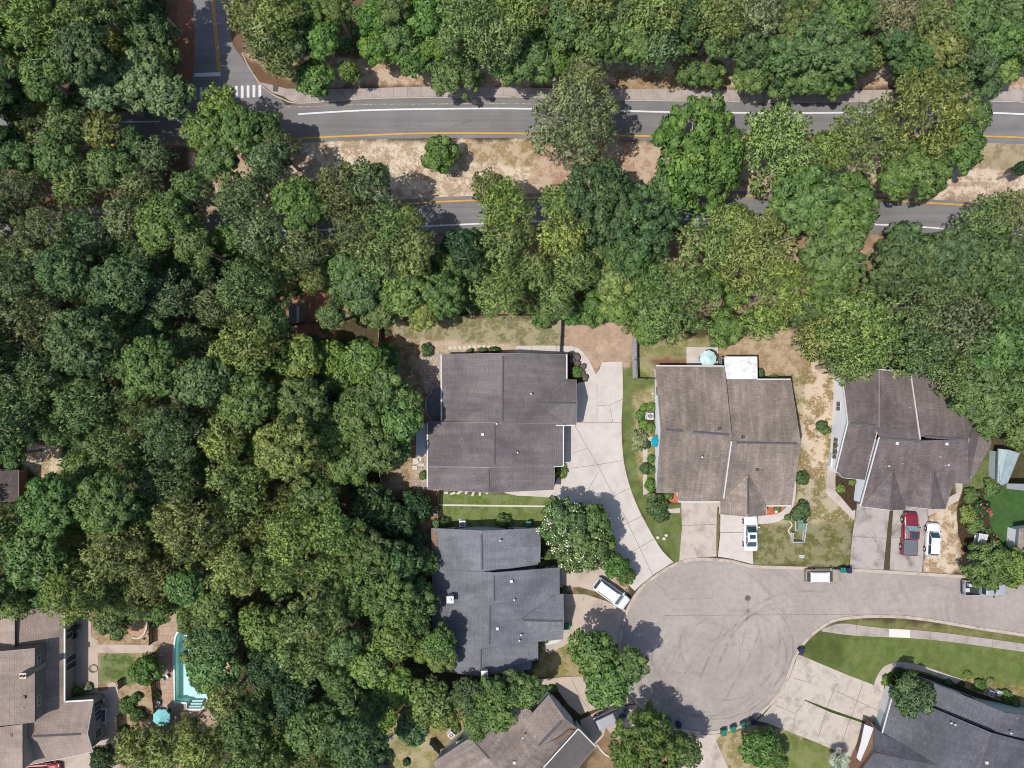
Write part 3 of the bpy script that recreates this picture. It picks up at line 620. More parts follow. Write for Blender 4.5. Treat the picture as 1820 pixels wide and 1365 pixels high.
def block(root, faces, outline, roofm, wallm, ovh=0.35, base=0.0, trim=None, windows=True, gutter=True, rname='roof', deco=None):
    mb = MB(); mb.uv = []
    for f_ in faces:
        pts, uv = roof_uv([P(*p) for p in f_]); mb.face(pts); mb.uv.append(uv)
    for f_ in faces:                      # underside
        pts, uv = roof_uv([P(*p) for p in f_]); mb.face([p - Vector((0, 0, 0.16)) for p in pts[::-1]]); mb.uv.append(uv[::-1])
    rf = mb.build(rname, roofm, root)
    ol = [P(*p) for p in outline]
    if gutter:
        o2 = inset(ol, -0.045); tb = MB(); n = len(ol)
        for i in range(n):
            j = (i+1) % n; a, b, c, d = ol[i], ol[j], o2[j], o2[i]; z = Vector((0, 0, 0.012)); dn = Vector((0, 0, 0.18))
            tb.face([a+z, b+z, c+z, d+z]); tb.face([d+z, c+z, c-dn, d-dn]); tb.face([b-dn, a-dn, d-dn, c-dn])
        tb.build('trim', M[trim or TRIM[0]], root)
    if wallm:
        wl = inset(ol, ovh); wb_ = MB(); n = len(wl)
        for i in range(n):
            j = (i+1) % n; a, b = wl[i], wl[j]
            wb_.face([(a.x,a.y,base),(b.x,b.y,base),(b.x,b.y,b.z-0.1),(a.x,a.y,a.z-0.1)])
        wb_.build('wall', wallm, root)
        return wl, rf
    return None, rf
def gable(root, e1, r1, e2, e3, r2, e4, roofm, wallm, **kw):
    wl, rf = block(root, [[e1, r1, r2, e4], [r1, e2, e3, r2]], [e1, r1, e2, e3, r2, e4], roofm, wallm, **kw)
    return wl, rf
def ridge_vent(rf, a, b, w_=0.34, h=0.07):
    a, b = P(*a), P(*b); t = (b - a); t.z = 0; t.normalize(); n = Vector((-t.y, t.x, 0)) * w_ / 2
    mb = MB(); up = Vector((0, 0, h)); dn = Vector((0, 0, -0.06))
    mb.face([a+n+dn, b+n+dn, b+up, a+up]); mb.face([a+up, b+up, b-n+dn, a-n+dn]); mb.face([a+n+dn, a+up, a-n+dn]); mb.face([b-n+dn, b+up, b+n+dn])
    mb.build('ridge_vent', M['ridge'], rf)
def cross(root, apex, fl, fr, front, roofm, wallm, extra=None):
    # small gable let into a slope; apex on the slope, fl / fr eave corners, front ridge end
    lf = [apex] + ([extra[0]] if extra and extra[0] else []) + [fl, front]
    rf_ = [apex, front, fr] + ([extra[1]] if extra and extra[1] else [])
    mb = MB(); mb.uv = []
    for f_ in (lf, rf_):
        pts, uv = roof_uv([P(*p) + Vector((0, 0, 0.05)) for p in f_]); mb.face(pts); mb.uv.append(uv)
    r = mb.build('roof', roofm, root)
    a, b, c = P(*fl), P(*front), P(*fr); d = (P(*apex) - b); d.z = 0; d.normalize(); i_ = d * 0.35
    wb_ = MB(); a2, b2, c2 = a + i_, b + i_, c + i_
    ctr = (a2 + c2) / 2
    a3 = a2.lerp(ctr, 0.08); c3 = c2.lerp(ctr, 0.08); a3.z = a.z; c3.z = c.z
    wb_.face([(a3.x,a3.y,0),(c3.x,c3.y,0),(c3.x,c3.y,c3.z-0.05),(b2.x,b2.y,b2.z-0.08),(a3.x,a3.y,a3.z-0.05)])
    wb_.build('wall', wallm, root)
    tb = MB()
    for p, q_ in ((a, b), (b, c)):
        o = -d * 0.045; z = Vector((0, 0, 0.065)); dn = Vector((0, 0, 0.14))
        tb.face([p+z, q_+z, q_+o+z, p+o+z]); tb.face([p+o+z, q_+o+z, q_+o-dn, p+o-dn])
    tb.build('trim', M[TRIM[0]], root)
    return r, (a3, c3)
def on_wall(root, wl, i, t, z, w_, h, name='window', mat='glass', frame='trim'):
    a, b = wl[i], wl[(i+1) % len(wl)]; p = a.lerp(b, t); tv = Vector((b.x-a.x, b.y-a.y, 0)); ang = math.atan2(tv.y, tv.x)
    fr_ = MB().box((p.x, p.y, z), (w_ + 0.16, 0.10, h + 0.16), ang).build(name, M[frame], root)
    pn = MB(); nn = Vector((math.cos(ang), math.sin(ang), 0))
    for s_ in ((-0.26, 0.26) if w_ > 0.8 else (0,)):
        pn.box((p.x + nn.x * s_ * w_, p.y + nn.y * s_ * w_, z), ((w_ * 0.44 if w_ > .8 else w_), 0.14, h), ang)
    pn.build('pane' if mat == 'glass' else 'panel', M[mat], fr_)
def auto_windows(root, wl, skip=()):
    for i in range(len(wl)):
        if i in skip: continue
        a, b = wl[i], wl[(i+1) % len(wl)]; L_ = math.hypot(b.x-a.x, b.y-a.y)
        if L_ > 3.2 and min(a.z, b.z) > 2.2:
            n_ = max(1, int(L_ / 4))
            for q_ in range(n_): on_wall(root, wl, i, (q_ + 0.5) / n_, 1.5, 1.2, 1.1)
def pipe_vent(rf, x, y, z, kind='pipe'):
    p = P(x, y, z)
    if kind == 'pipe':
        MB().cyl(p - Vector((0,0,.25)), p + Vector((0,0,0.35)), 0.07, 0.07, 8).build('vent_pipe', M['metal'], rf)
        MB().cyl(p + Vector((0,0,0.3)), p + Vector((0,0,0.45)), 0.13, 0.10, 10).build('vent_cap', M['white'], rf)
    elif kind == 'box':
        MB().box(p + Vector((0,0,0.06)), (0.36, 0.36, 0.2)).build('vent_box', M['trim'], rf)
    elif kind == 'dark':
        MB().box(p + Vector((0,0,0.04)), (0.34, 0.34, 0.22)).build('vent_box', M['darkmetal'], rf)
    else:
        MB().cyl(p - Vector((0,0,.2)), p + Vector((0,0,0.25)), 0.045, 0.045, 7).build('vent_pipe', M['white'], rf)
def chimney(root, top, w_, wallm, zt, zb, capm='white'):
    p = P(top[0], top[1], zt)
    ch = MB().box((p.x, p.y, (zt + zb) / 2), (w_, w_, zt - zb)).build('chimney', wallm, root)
    MB().box((p.x, p.y, zt + 0.03), (w_ + 0.14, w_ + 0.14, 0.06)).build('chimney_cap', M[capm], ch)
    MB().cyl((p.x, p.y, zt + 0.06), (p.x, p.y, zt + 0.3), 0.2, 0.17, 12).build('flue', M['metal'], ch)
def litter(rf, pts, z=0.03):
    mb = MB(); mb.face([P(*p) + Vector((0, 0, z)) for p in pts]); mb.build('pine_straw', M['leafdrift'], rf)

def white_edge(root, a, b, w_=0.16):
    a, b = P(*a), P(*b); d = b - a; t = Vector((-d.y, d.x, 0)).normalized() * w_ / 2; up = Vector((0, 0, 0.05)); dn = Vector((0, 0, -0.08))
    mb = MB(); mb.face([a+t+up, a-t+up, b-t+up, b+t+up]); mb.face([a+t+dn, a+t+up, b+t+up, b+t+dn]); mb.face([a-t+up, a-t+dn, b-t+dn, b-t+up])
    mb.build('gutter', M['trim'], root)
def mid(a, b, t): return tuple(a[i] + (b[i] - a[i]) * t for i in range(3))
E, Z5 = 2.7, 5.3
# --- house one
h = empty('house', P(890,750), label='house with long brown-grey shingle roof at the head of the curved driveway', cat='house')
wl, rf = gable(h, (785,630,E), (894,628,5.3), (1007,630,E), (1007,752,E), (893,753,5.3), (785,751,E), M['roof1'], M['whitewall'])
auto_windows(h, wl); ridge_vent(rf, (894,633,5.3), (893,748,5.3))
pipe_vent(rf, 944, 700, 4.2); pipe_vent(rf, 882, 731, 5.0, 'dark'); pipe_vent(rf, 867, 658, 4.9, 'thin')
r2, g = cross(h, (953,716,4.2), (1024,674.5,E), (1024,756,E), (1025.5,716,4.45), M['roof1'], M['bluewall'], ((1006,674,E), (1007,755,E)))
ridge_vent(r2, (957,716,4.27), (1023,716,4.5), 0.28)
gd = [g[0], g[1]]; on_wall(h, [g[0], g[1]], 0, 0.5, 1.15, 4.6, 2.1, 'garage_door', 'white')
wl, rf = gable(h, (760,750,E), (879,751,5.0), (1001,753,E), (1001,828,E), (879,831,5.0), (760,831,E), M['roof1'], M['whitewall'])
auto_windows(h, wl); ridge_vent(rf, (879,756,5.0), (879,824,5.0))
pipe_vent(rf, 920, 804, 4.2); pipe_vent(rf, 858, 772, 4.7, 'box'); pipe_vent(rf, 822, 780, 4.0, 'thin'); pipe_vent(rf, 883, 753, 5.1, 'pipe')
wl, rf = gable(h, (760,829,E), (869,831,4.8), (986,829,E), (984,870,E), (870,875.5,4.8), (760,869,E), M['roof1'], M['whitewall'])
auto_windows(h, wl); ridge_vent(rf, (869,836,4.8), (869.5,870,4.8)); pipe_vent(rf, 841, 844, 4.4, 'thin')
cross(h, (962,844,3.15), (985,831,E), (985,857,E), (986,844,3.15), M['roof1'], M['bluewall'])
for q_ in (((784,630,E),(784.5,749,E)), ((759.5,752,E),(759.5,866,E)), ((1001.5,756,E),(1001.5,828,E)), ((988,756,2.9),(1022,756,2.75)), ((1007.3,630,E),(1007.3,673,E)), ((984,829,E),(1001,828.5,E))): white_edge(h, *q_)
TRIM[0] = 'trimdark'
h = empty('house', P(880,1060), label='house with slate blue-grey shingle roof and two white-capped chimneys', cat='house')
wl, rf = gable(h, (767,939,E), (856,943.5,4.7), (959,939,E), (956,1003,E), (858,1017,4.7), (768,1012,E), M['roof3'], M['bluewall'])
auto_windows(h, wl); ridge_vent(rf, (856,949,4.7), (857.5,1012,4.7)); pipe_vent(rf, 889, 960, 4.3); pipe_vent(rf, 894, 1007, 4.0, 'thin')
litter(rf, [(767.5,942,2.72),(776,946,2.95),(778,970,3.0),(774,1000,2.9),(768,1010,2.72)])
cross(h, (903,972,3.9), (959.5,939,E), (959.5,1000,E), (960.5,972.5,4.15), M['roof3'], M['bluewall'])
wl, rf = gable(h, (769,1012,E), (878,1018,5.2), (994,1009,E), (994,1056,E), (878.5,1073,5.2), (769,1064,E), M['roof3'], M['bluewall'])
auto_windows(h, wl); ridge_vent(rf, (878,1023,5.2), (878.5,1068,5.2)); pipe_vent(rf, 909, 1033, 4.6, 'box'); pipe_vent(rf, 914, 1065, 4.5)
wl, rf = gable(h, (768,1062,E), (870.5,1071,4.95), (985,1058,E), (985,1137,E), (870,1150,4.95), (770,1150,E), M['roof3'], M['bluewall'])
auto_windows(h, wl); ridge_vent(rf, (870.5,1076,4.95), (870,1145,4.95)); pipe_vent(rf, 819, 1108, 3.9, 'thin'); pipe_vent(rf, 884, 1117, 4.7, 'box'); pipe_vent(rf, 926, 1127, 3.9); pipe_vent(rf, 923, 1137, 3.9)
chimney(h, (800,1066), 0.75, M['bluewall'], 4.9, 0)
r2, g = cross(h, (924,1103,4.2), (1001,1055,E), (1000,1136,E), (1002,1104,4.5), M['roof3'], M['bluewall'], ((985,1058,E+.02), (985,1137,E+.02)))
ridge_vent(r2, (930,1103,4.3), (1000,1104,4.55), 0.26); on_wall(h, [g[0], g[1]], 0, 0.5, 1.15, 4.8, 2.1, 'garage_door', 'white')
litter(r2, [(964,1070,2.95),(972,1066,2.95),(975,1071,2.98),(966,1073,3.0)])
wl, rf = gable(h, (775,1148,E), (855,1150,4.5), (956,1139,E), (956,1172,E), (855,1202,4.5), (790,1193,E), M['roof3'], M['bluewall'])
auto_windows(h, wl); ridge_vent(rf, (855,1154,4.5), (855,1190,4.5)); chimney(h, (861,1198), 0.72, M['bluewall'], 5.3, 0)
wl, rf = block(h, [[(944,1172,2.9),(944,1189,2.7),(866,1199,4.3),(866,1172,4.3)]], [(944,1172,2.9),(944,1189,2.7),(866,1199,4.3),(866,1172,4.3)], M['roof3'], M['bluewall'])
TRIM[0] = 'trimgrey'
h = empty('house', P(1290,785), label='house with weathered brown roof and a white metal patio cover behind', cat='house')
wl, rf = block(h, [[(1165.5,650,E),(1287,650.5,E),(1300,773,5.7),(1175,763,5.6)], [(1175,763,5.6),(1300,773,5.7),(1286,877,3.0),(1285,892,E),(1206,892,E),(1206,875,3.0),(1167,875,3.0)]],
    [(1165.5,650,E),(1287,650.5,E),(1300,773,5.7),(1286,877,3.0),(1285,892,E),(1206,892,E),(1206,875,3.0),(1167,875,3.0),(1175,763,5.6)], M['roof2'], M['whitewall'])
on_wall(h, wl, 8, 0.62, 1.6, 1.0, 1.0); on_wall(h, wl, 8, 0.90, 1.6, 1.0, 1.0); on_wall(h, wl, 0, 0.25, 1.4, 1.4, 1.2); on_wall(h, wl, 0, 0.6, 1.05, 1.8, 2.0, 'patio_door')
on_wall(h, wl, 4, 0.5, 1.15, 4.6, 2.1, 'garage_door', 'white')
ridge_vent(rf, (1184,763.7,5.6), (1214,766,5.63)); ridge_vent(rf, (1232,767.5,5.65), (1296,772.5,5.7))
pipe_vent(rf, 1279, 762, 5.6, 'dark'); pipe_vent(rf, 1247, 812, 4.9)
wl, rf = block(h, [[(1288,674.5,E),(1405,674,E),(1423,788,5.5),(1298,786,5.5)], [(1298,786,5.5),(1423,788,5.5),(1406,899,E),(1280,899,E)]],
    [(1288,674.5,E),(1405,674,E),(1423,788,5.5),(1406,899,E),(1280,899,E),(1298,786,5.5)], M['roof2'], M['beigewall'])
on_wall(h, wl, 0, 0.7, 1.5, 1.4, 1.2); on_wall(h, wl, 1, 0.5, 1.5, 1.2, 1.1); on_wall(h, wl, 2, 0.5, 1.5, 1.2, 1.1); on_wall(h, wl, 3, 0.15, 1.1, 1.0, 2.0, 'front_door', 'brick')
ridge_vent(rf, (1309,786.3,5.5), (1417,788,5.5)); pipe_vent(rf, 1320, 777, 5.4, 'dark'); pipe_vent(rf, 1346, 835, 4.5, 'dark')
r2, g = cross(h, (1329,842,4.3), (1280,913.5,E), (1362,915,E), (1330,918,4.6), M['roof2'], M['brick'], ((1280,893,E+.05), (1362,897,E+.05)))
ridge_vent(r2, (1329,850,4.4), (1330,914,4.65), 0.26); on_wall(h, [g[0], g[1]], 0, 0.45, 1.15, 4.4, 2.1, 'garage_door', 'white')
mb = MB(); mb.prism(W2([(1288,635,),(1344,635),(1345,674),(1289,674.5)], 2.5), 2.5, 2.58)
rfm = concrete('stained_white_metal', (0.62,0.62,0.63), (0.34,0.34,0.35), 0.9, 0.06, 1.4)
pc_ = mb.build('patio_cover', rfm, h)
for x, y in ((1290,637),(1342,637)): a = P(x, y, 2.5); MB().box((a.x, a.y, 1.25), (0.1, 0.1, 2.5)).build('post', M['white'], pc_)
tb = MB()
for a, b in (((1288,634.4),(1344.5,634.4)), ((1287.6,635),(1288.6,674)), ((1344.6,635),(1345.4,674))):
    a, b = P(*a, 2.5), P(*b, 2.5); c = (a+b)/2; dd = b-a; tb.box((c.x, c.y, 2.53), (dd.length, 0.1, 0.2), math.atan2(dd.y, dd.x))
tb.build('gutter', M['white'], pc_)
for q_ in (((1300,784,5.75),(1286,886,3.0)), ((1165.5,650,E),(1286,650.5,E)), ((1206,892,E),(1279,892,E)), ((1206,875,E),(1206,892,E)), ((1361.5,899,E),(1406,899,E)), ((1361.5,899,E),(1361.5,914,E)), ((1345,674,E),(1405,674,E)), ((1279.7,890,E),(1279.7,913,E))): white_edge(h, *q_)
TRIM[0] = 'trim'
h = empty('house', P(1610,790), label='house with dark brown stepped roof and bright white side wall', cat='house')
EA = 2.8
wl, rf = block(h, [[(1495,655,EA),(1562,656,EA),(1562,757,5.3),(1506.5,751,5.3)], [(1506.5,751,5.3),(1559,756,5.3),(1537,853,2.9),(1498,849,2.9),(1485.5,836,3.05)]],
    [(1495,655,EA),(1562,656,EA),(1562,757,5.3),(1537,853,2.9),(1498,849,2.9),(1485.5,836,3.05),(1506.5,751,5.3)], M['roof4'], M['whitewall'])
on_wall(h, wl, 6, 0.30, 1.7, 1.1, 1.0)
for t in (0.28, 0.42, 0.56): on_wall(h, wl, 5, t, 1.6, 0.95, 1.2)
ridge_vent(rf, (1512,751.7,5.3), (1557,755.7,5.3))
mb = MB().prism(W2([(1473,806),(1483,806),(1483,828),(1470,828)], 0), 0, 1.0).build('porch', M['white'], h)
wl, rf = block(h, [[(1540,656,EA),(1618,660,EA),(1635.5,783,5.7),(1562.5,778,5.7)]], [(1540,656,EA),(1618,660,EA),(1635.5,783,5.7),(1562.5,778,5.7)], M['roof4'], M['whitewall'], gutter=False)
white_edge(h, (1618,660,EA), (1635.5,781,5.75)); white_edge(h, (1495,655,EA), (1506.5,751,5.3)); white_edge(h, (1506.5,751,5.3), (1485.5,836,3.05)); white_edge(h, (1562.5,777,5.72), (1529,900,2.85)); white_edge(h, (1551,656,EA), (1618,660,EA))
ridge_vent(rf, (1567,778.5,5.72), (1631,783,5.72)); pipe_vent(rf, 1588.5, 716, 4.3, 'thin'); pipe_vent(rf, 1616, 724, 4.4, 'thin')
wl, rf = block(h, [[(1618,664,EA),(1700,668,EA),(1719,781,5.45),(1635.5,776,5.45)]], [(1618,664,EA),(1700,668,EA),(1719,781,5.45),(1635.5,776,5.45)], M['roof4'], M['whitewall'], ovh=0.3, gutter=False)
ridge_vent(rf, (1645,776,5.5), (1716,781,5.5))
wl, rf = block(h, [[(1562.5,777,5.7),(1635.5,783,5.6),(1719,781,5.45),(1681,904,2.8),(1529,900,2.8)]], [(1562.5,777,5.7),(1635.5,783,5.6),(1719,781,5.45),(1681,904,2.8),(1529,900,2.8)], M['roof4'], M['whitewall'], gutter=False)
for x, y in ((1594,788),(1682,789)): pipe_vent(rf, x, y, 5.4, 'box')
for x, y in ((1615,802),(1655,797),(1604,824),(1669,811)): pipe_vent(rf, x, y, 4.9, 'thin')
for x, y in ((1578,828),(1683,826)): pipe_vent(rf, x, y, 4.5); pipe_vent(rf, x - 5, y + 1, 4.45, 'thin')
r2, g = cross(h, (1587.5,834,4.45), (1529,900,2.85), (1609.5,906,2.8), (1582,906.5,4.75), M['roof4'], M['whitewall'])
ridge_vent(r2, (1587,841,4.58), (1582.3,903,4.78), 0.26); on_wall(h, [g[0], g[1]], 0, 0.5, 1.15, 3.6, 2.1, 'garage_door', 'white')
r2, g = cross(h, (1660.5,832.5,4.45), (1609.5,900,2.82), (1681,904,2.8), (1655,904.7,4.75), M['roof4'], M['whitewall'])
ridge_vent(r2, (1660,840,4.58), (1655.3,902,4.78), 0.26); on_wall(h, [g[0], g[1]], 0, 0.5, 1.15, 3.6, 2.1, 'garage_door', 'white')
wl, rf = block(h, [[(1700,668,2.9),(1760,672,2.6),(1762,790,2.6),(1722,861,2.4),(1695,858,2.9),(1719,781,4.4)]], [(1700,668,2.9),(1760,672,2.6),(1762,790,2.6),(1722,861,2.4),(1695,858,2.9),(1719,781,4.4)], M['roof4'], M['whitewall'], gutter=False)
TRIM[0] = 'trimgrey'
h = empty('house', P(920,1330), label='turned tan-brown shingle house at the bottom centre beside the tan driveway', cat='house')
wl, rf = gable(h, (769,1356,E), (837,1311,5.3), (929,1248,E), (990,1316,E), (898,1382,5.3), (830,1427,E), M['roof5'], M['bluewall'])
on_wall(h, wl, 0, 0.62, 1.7, 1.2, 1.1); ridge_vent(rf, (840,1315,5.3), (869,1348,5.3))
wl, rf = gable(h, (975,1236,3.1), (1003,1277,5.3), (1028,1296,3.1), (920,1425,3.1), (890,1400,5.3), (860,1366,3.1), M['roof5'], M['bluewall'])
on_wall(h, wl, 0, 0.5, 1.15, 2.4, 2.1, 'garage_door', 'white'); on_wall(h, wl, 1, 0.5, 1.15, 1.6, 2.0, 'garage_door', 'white')
ridge_vent(rf, (998,1282.5,5.33), (958,1325,5.33)); pipe_vent(rf, 929, 1309, 4.4); pipe_vent(rf, 914, 1355, 4.7, 'box'); pipe_vent(rf, 946, 1333, 5.0, 'thin')
litter(rf, [(1022,1297,3.5),(1012,1302,3.75),(990,1318,4.0),(956,1330,4.9),(960,1325,5.0),(990,1312,4.5),(1012,1296,4.1)], 0.06)
litter(rf, [(1012,1306,3.5),(1000,1318,3.4),(986,1336,3.3),(985,1330,3.5),(1000,1314,3.6)], 0.06)
wl, rf = block(h, [[(1028,1296,3.9),(1059,1327,E),(1010,1385,E),(975,1400,E),(935,1400,3.9)]], [(1028,1296,3.9),(1059,1327,E),(1010,1385,E),(975,1400,E),(935,1400,3.9)], simple('grey_roll_roof', A(112,106,104), 0.9, 0.1, 0.08, 2), M['bluewall'])
white_edge(h, (1028,1295,3.95), (966,1364,3.95)); white_edge(h, (1028,1295.5,3.9), (1059,1327,E))
TRIM[0] = 'trimdark'
h = empty('house', P(1700,1330), label='charcoal-roofed house at the bottom right beside the double driveway', cat='house')
wl, rf = gable(h, (1632,1203,2.7), (1785,1267,5.3), (1890,1280,3.4), (1885,1325,3.4), (1772,1302,5.3), (1622,1243,2.7), M['roof6'], M['tealwall'])
on_wall(h, wl, 0, 0.35, 1.5, 1.4, 1.1); on_wall(h, wl, 0, 0.75, 1.5, 1.8, 1.1); ridge_vent(rf, (1781,1276,5.3), (1775,1296,5.3)); pipe_vent(rf, 1806, 1275, 4.8, 'thin')
wl, rf = block(h, [[(1588,1230,E),(1762,1303,6.1),(1715,1440,6.1),(1530,1430,E)], [(1762,1303,6.1),(1900,1340,3.4),(1880,1460,3.4),(1715,1440,6.1)]],
    [(1588,1230,E),(1762,1303,6.1),(1900,1340,3.4),(1880,1460,3.4),(1715,1440,6.1),(1530,1430,E)], M['roof6'], M['tealwall'])
ridge_vent(rf, (1759,1310,6.1), (1742,1362,6.1)); pipe_vent(rf, 1688, 1283, 4.8, 'pipe'); pipe_vent(rf, 1695, 1286, 4.9); pipe_vent(rf, 1794, 1301, 5.4, 'pipe'); pipe_vent(rf, 1753, 1355, 6.0, 'box')
on_wall(h, wl, 5, 0.93, 1.15, 3.6, 2.1, 'garage_door', 'white')
mb = MB(); mb.uv = []
for f_ in ([(1553,1291,E),(1568,1304,2.9),(1700,1366,4.75),(1552,1339,4.6)], [(1552,1339,4.6),(1700,1366,4.75),(1640,1430,3.0),(1510,1395,E)]):
    pts, uv = roof_uv([P(*p) + Vector((0,0,.05)) for p in f_]); mb.face(pts); mb.uv.append(uv)
r2 = mb.build('roof', M['roof6'], h); ridge_vent(r2, (1555,1339.5,4.65), (1596,1348,4.7))
wb_ = MB(); a, b, c = P(1557,1292,E), P(1556,1340,4.5), P(1514,1396,E)
wb_.face([(a.x,a.y,0),(b.x,b.y,0),(b.x,b.y,4.4),(a.x,a.y,2.6)]); wb_.face([(b.x,b.y,0),(c.x,c.y,0),(c.x,c.y,2.6),(b.x,b.y,4.4)]); wb_.build('wall', M['brick'], h)
MB().prism(W2([(1536,1287),(1552,1293),(1550,1316),(1544,1336),(1534,1359),(1522,1346),(1530,1318)], 2.2), 2.2, 2.3).build('awning', M['white'], h)
white_edge(h, (1588,1230,E+.05), (1567.5,1304,E+.05))
TRIM[0] = 'trim'
h = empty('house', P(60,1230), label='rosy-brown roofed two-level house at the bottom left by the pool garden', cat='house')
R7, W7 = M['roof7'], M['beigewall']
F = [[(26,1075,4.9),(115,1075,3.0),(115,1247,3.0),(50,1309,4.9),(40,1300,5.0)],
     [(115,1247,3.0),(166,1244,3.0),(155,1304.5,4.9),(50,1309,4.9)],
     [(50,1309,4.9),(155,1304.5,4.9),(165,1336,3.4),(117,1347,3.0)],
     [(50,1309,4.9),(117,1347,3.0),(41,1361,3.0),(40,1300,5.0)],
     [(26,1075,4.9),(40,1300,5.0),(-80,1300,3.6),(-80,1075,3.0)],
     [(40,1300,5.0),(41,1361,3.0),(-80,1380,3.0),(-80,1300,3.6)]]
OL = [(26,1075,4.9),(115,1075,3.0),(115,1247,3.0),(166,1244,3.0),(155,1304.5,4.9),(165,1336,3.4),(117,1347,3.0),(41,1361,3.0),(-80,1380,3.0),(-80,1075,3.0)]
wl, rf = block(h, F, OL, R7, W7)
on_wall(h, wl, 3, 0.3, 1.7, 1.2, 1.4); on_wall(h, wl, 3, 0.7, 1.7, 1.2, 1.4); on_wall(h, wl, 1, 0.3, 1.5, 1.6, 1.2); on_wall(h, wl, 1, 0.62, 1.1, 1.8, 2.0, 'patio_door'); on_wall(h, wl, 4, 0.5, 1.7, 1.0, 1.2)
white_edge(h, (115,1075,3.05), (115,1247,3.05), 0.2); white_edge(h, (115,1247,3.05), (166,1244,3.05), 0.2)
ridge_vent(rf, (58,1309,4.9), (143,1305,4.9), 0.3); pipe_vent(rf, 40, 1142, 4.6, 'thin'); pipe_vent(rf, 33, 1138, 4.7, 'dark')
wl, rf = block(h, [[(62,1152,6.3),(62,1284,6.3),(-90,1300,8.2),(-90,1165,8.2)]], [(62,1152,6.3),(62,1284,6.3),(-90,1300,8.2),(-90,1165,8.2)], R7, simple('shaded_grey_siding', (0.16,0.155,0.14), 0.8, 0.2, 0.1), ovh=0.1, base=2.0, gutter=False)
pipe_vent(rf, 43, 1239, 6.6, 'dark'); pipe_vent(rf, 42, 1258, 6.6, 'thin')
on_wall(h, wl, 0, 0.2, 5.4, 1.2, 0.5); on_wall(h, wl, 0, 0.75, 5.4, 1.2, 0.5)
wl, rf = block(h, [[(40,1287,6.0),(40,1372,6.0),(-90,1395,4.4),(-90,1305,4.4)]], [(40,1287,6.0),(40,1372,6.0),(-90,1395,4.4),(-90,1305,4.4)], R7, W7, ovh=0.15, gutter=False)
pipe_vent(rf, 21, 1306, 5.7, 'dark')
wl, rf = block(h, [[(26,1075,5.4),(26,1151,5.4),(-90,1168,3.6),(-90,1075,3.6)]], [(26,1075,5.4),(26,1151,5.4),(-90,1168,3.6),(-90,1075,3.6)], R7, W7, ovh=0.15, gutter=False)
p = P(41, 1201, 8.0); ch = MB().box((p.x, p.y, 5.5), (0.75, 0.62, 5.0)).build('chimney', M['beigewall'], h)
MB().box((p.x, p.y, 8.03), (0.85, 0.72, 0.08)).build('chimney_cap', M['stone'], ch)
for dx in (-0.2, 0.18): MB().cyl((p.x+dx, p.y, 8.07), (p.x+dx, p.y, 8.4), 0.14, 0.12, 8).build('flue', M['brick'], ch)
TRIM[0] = 'trimgrey'
# --- sheds and slivers of other buildings
h = empty('shed', P(1797,815), label='low building with pale green-grey sheet roof between trees at the right edge', cat='shed')
wl, rf = gable(h, (1775,798,2.4), (1793,800,2.9), (1812,806,2.5), (1790,860,2.5), (1780,860,2.9), (1773,858,2.4), concrete('blue_grey_sheet_roof', (0.24,0.30,0.31), (0.45,0.47,0.46), 0.5, 0.08, 2.0), M['bluewall'])
h = empty('house', P(1830,900), label='tan-roofed house corner cut by the right photo edge beside the bright lawn', cat='house')
wl, rf = block(h, [[(1812,940,2.8),(1900,935,4.5),(1900,1005,4.5),(1807,998,2.8)]], [(1812,940,2.8),(1900,935,4.5),(1900,1005,4.5),(1807,998,2.8)], M['roof5'], M['whitewall'])
wl, rf = block(h, [[(1790,860,2.8),(1900,862,3.6),(1900,880,3.6),(1790,868,2.8)]], [(1790,860,2.8),(1900,862,3.6),(1900,880,3.6),(1790,868,2.8)], simple('grey_lean_to', (0.2,0.2,0.22), 0.8, 0.2, 0.1), M['whitewall'])
h = empty('house', P(10,862), label='dark brown roof corner at the left photo edge below the sandy clearing', cat='house')
wl, rf = gable(h, (-70,836,2.8), (-20,834,4.4), (33,836,2.8), (33,890,2.8), (-20,892,4.4), (-70,890,2.8), M['roof4'], M['brick'])
h = empty('shed', P(523,557), label='narrow grey and white garden shed beside a small wooden deck in the woods', cat='shed')
wl, rf = gable(h, (514,542,2.2), (520,541,2.6), (526,542,2.2), (526,573,2.2), (520,574,2.6), (514,573,2.2), simple('grey_shed_roof', A(120,120,124), 0.8, 0.2, 0.1), M['whitewall'], ovh=0.1)
dk = struct(slab('wooden_deck', [(527,537),(546,534),(546,560),(540,572),(527,574)], M['wood'], 0.25))
h = empty('shed', P(1770,700), label='small grey-roofed shed half hidden in the right-hand trees', cat='shed')
wl, rf = gable(h, (1780,700,2.2), (1792,698,2.7), (1806,700,2.2), (1809,725,2.2), (1795,727,2.7), (1783,726,2.2), simple('grey_felt_roof', A(120,122,128), 0.8, 0.2, 0.1), M['whitewall'], ovh=0.1)

# ------------------------------------------------------------------ vehicles (local frame: +X is the nose)
def paint_mat(name, c, rough=0.25):
    k = NT(name, rough, 0.6); k.b.inputs['Coat Weight'].default_value = 0.6; k.b.inputs['Coat Roughness'].default_value = 0.08
    return k.out(k.mulv(c, k.rng(k.noise(2.0, 3), 0.3, 0.7, 0.94, 1.04)))
def loft(stations, closed_ends=True):
    """stations: list of (x, [(y,z)...]) half sections from the bottom edge to the centre line; mirrored."""
    mb = MB(); rows = []
    for x, sec in stations:
        full = [(x, -y, z) for y, z in sec] + [(x, y, z) for y, z in sec[::-1][1 if sec[-1][0] == 0 else 0:]]
        rows.append(len(mb.v)); mb.v += full; n = len(full)
    for a, b in zip(rows, rows[1:]):
        for i in range(n - 1): mb.f.append([a+i, b+i, b+i+1, a+i+1])
    mb.f.append([rows[0] + i for i in range(n)]); mb.f.append([rows[-1] + i for i in range(n)][::-1])
    return mb
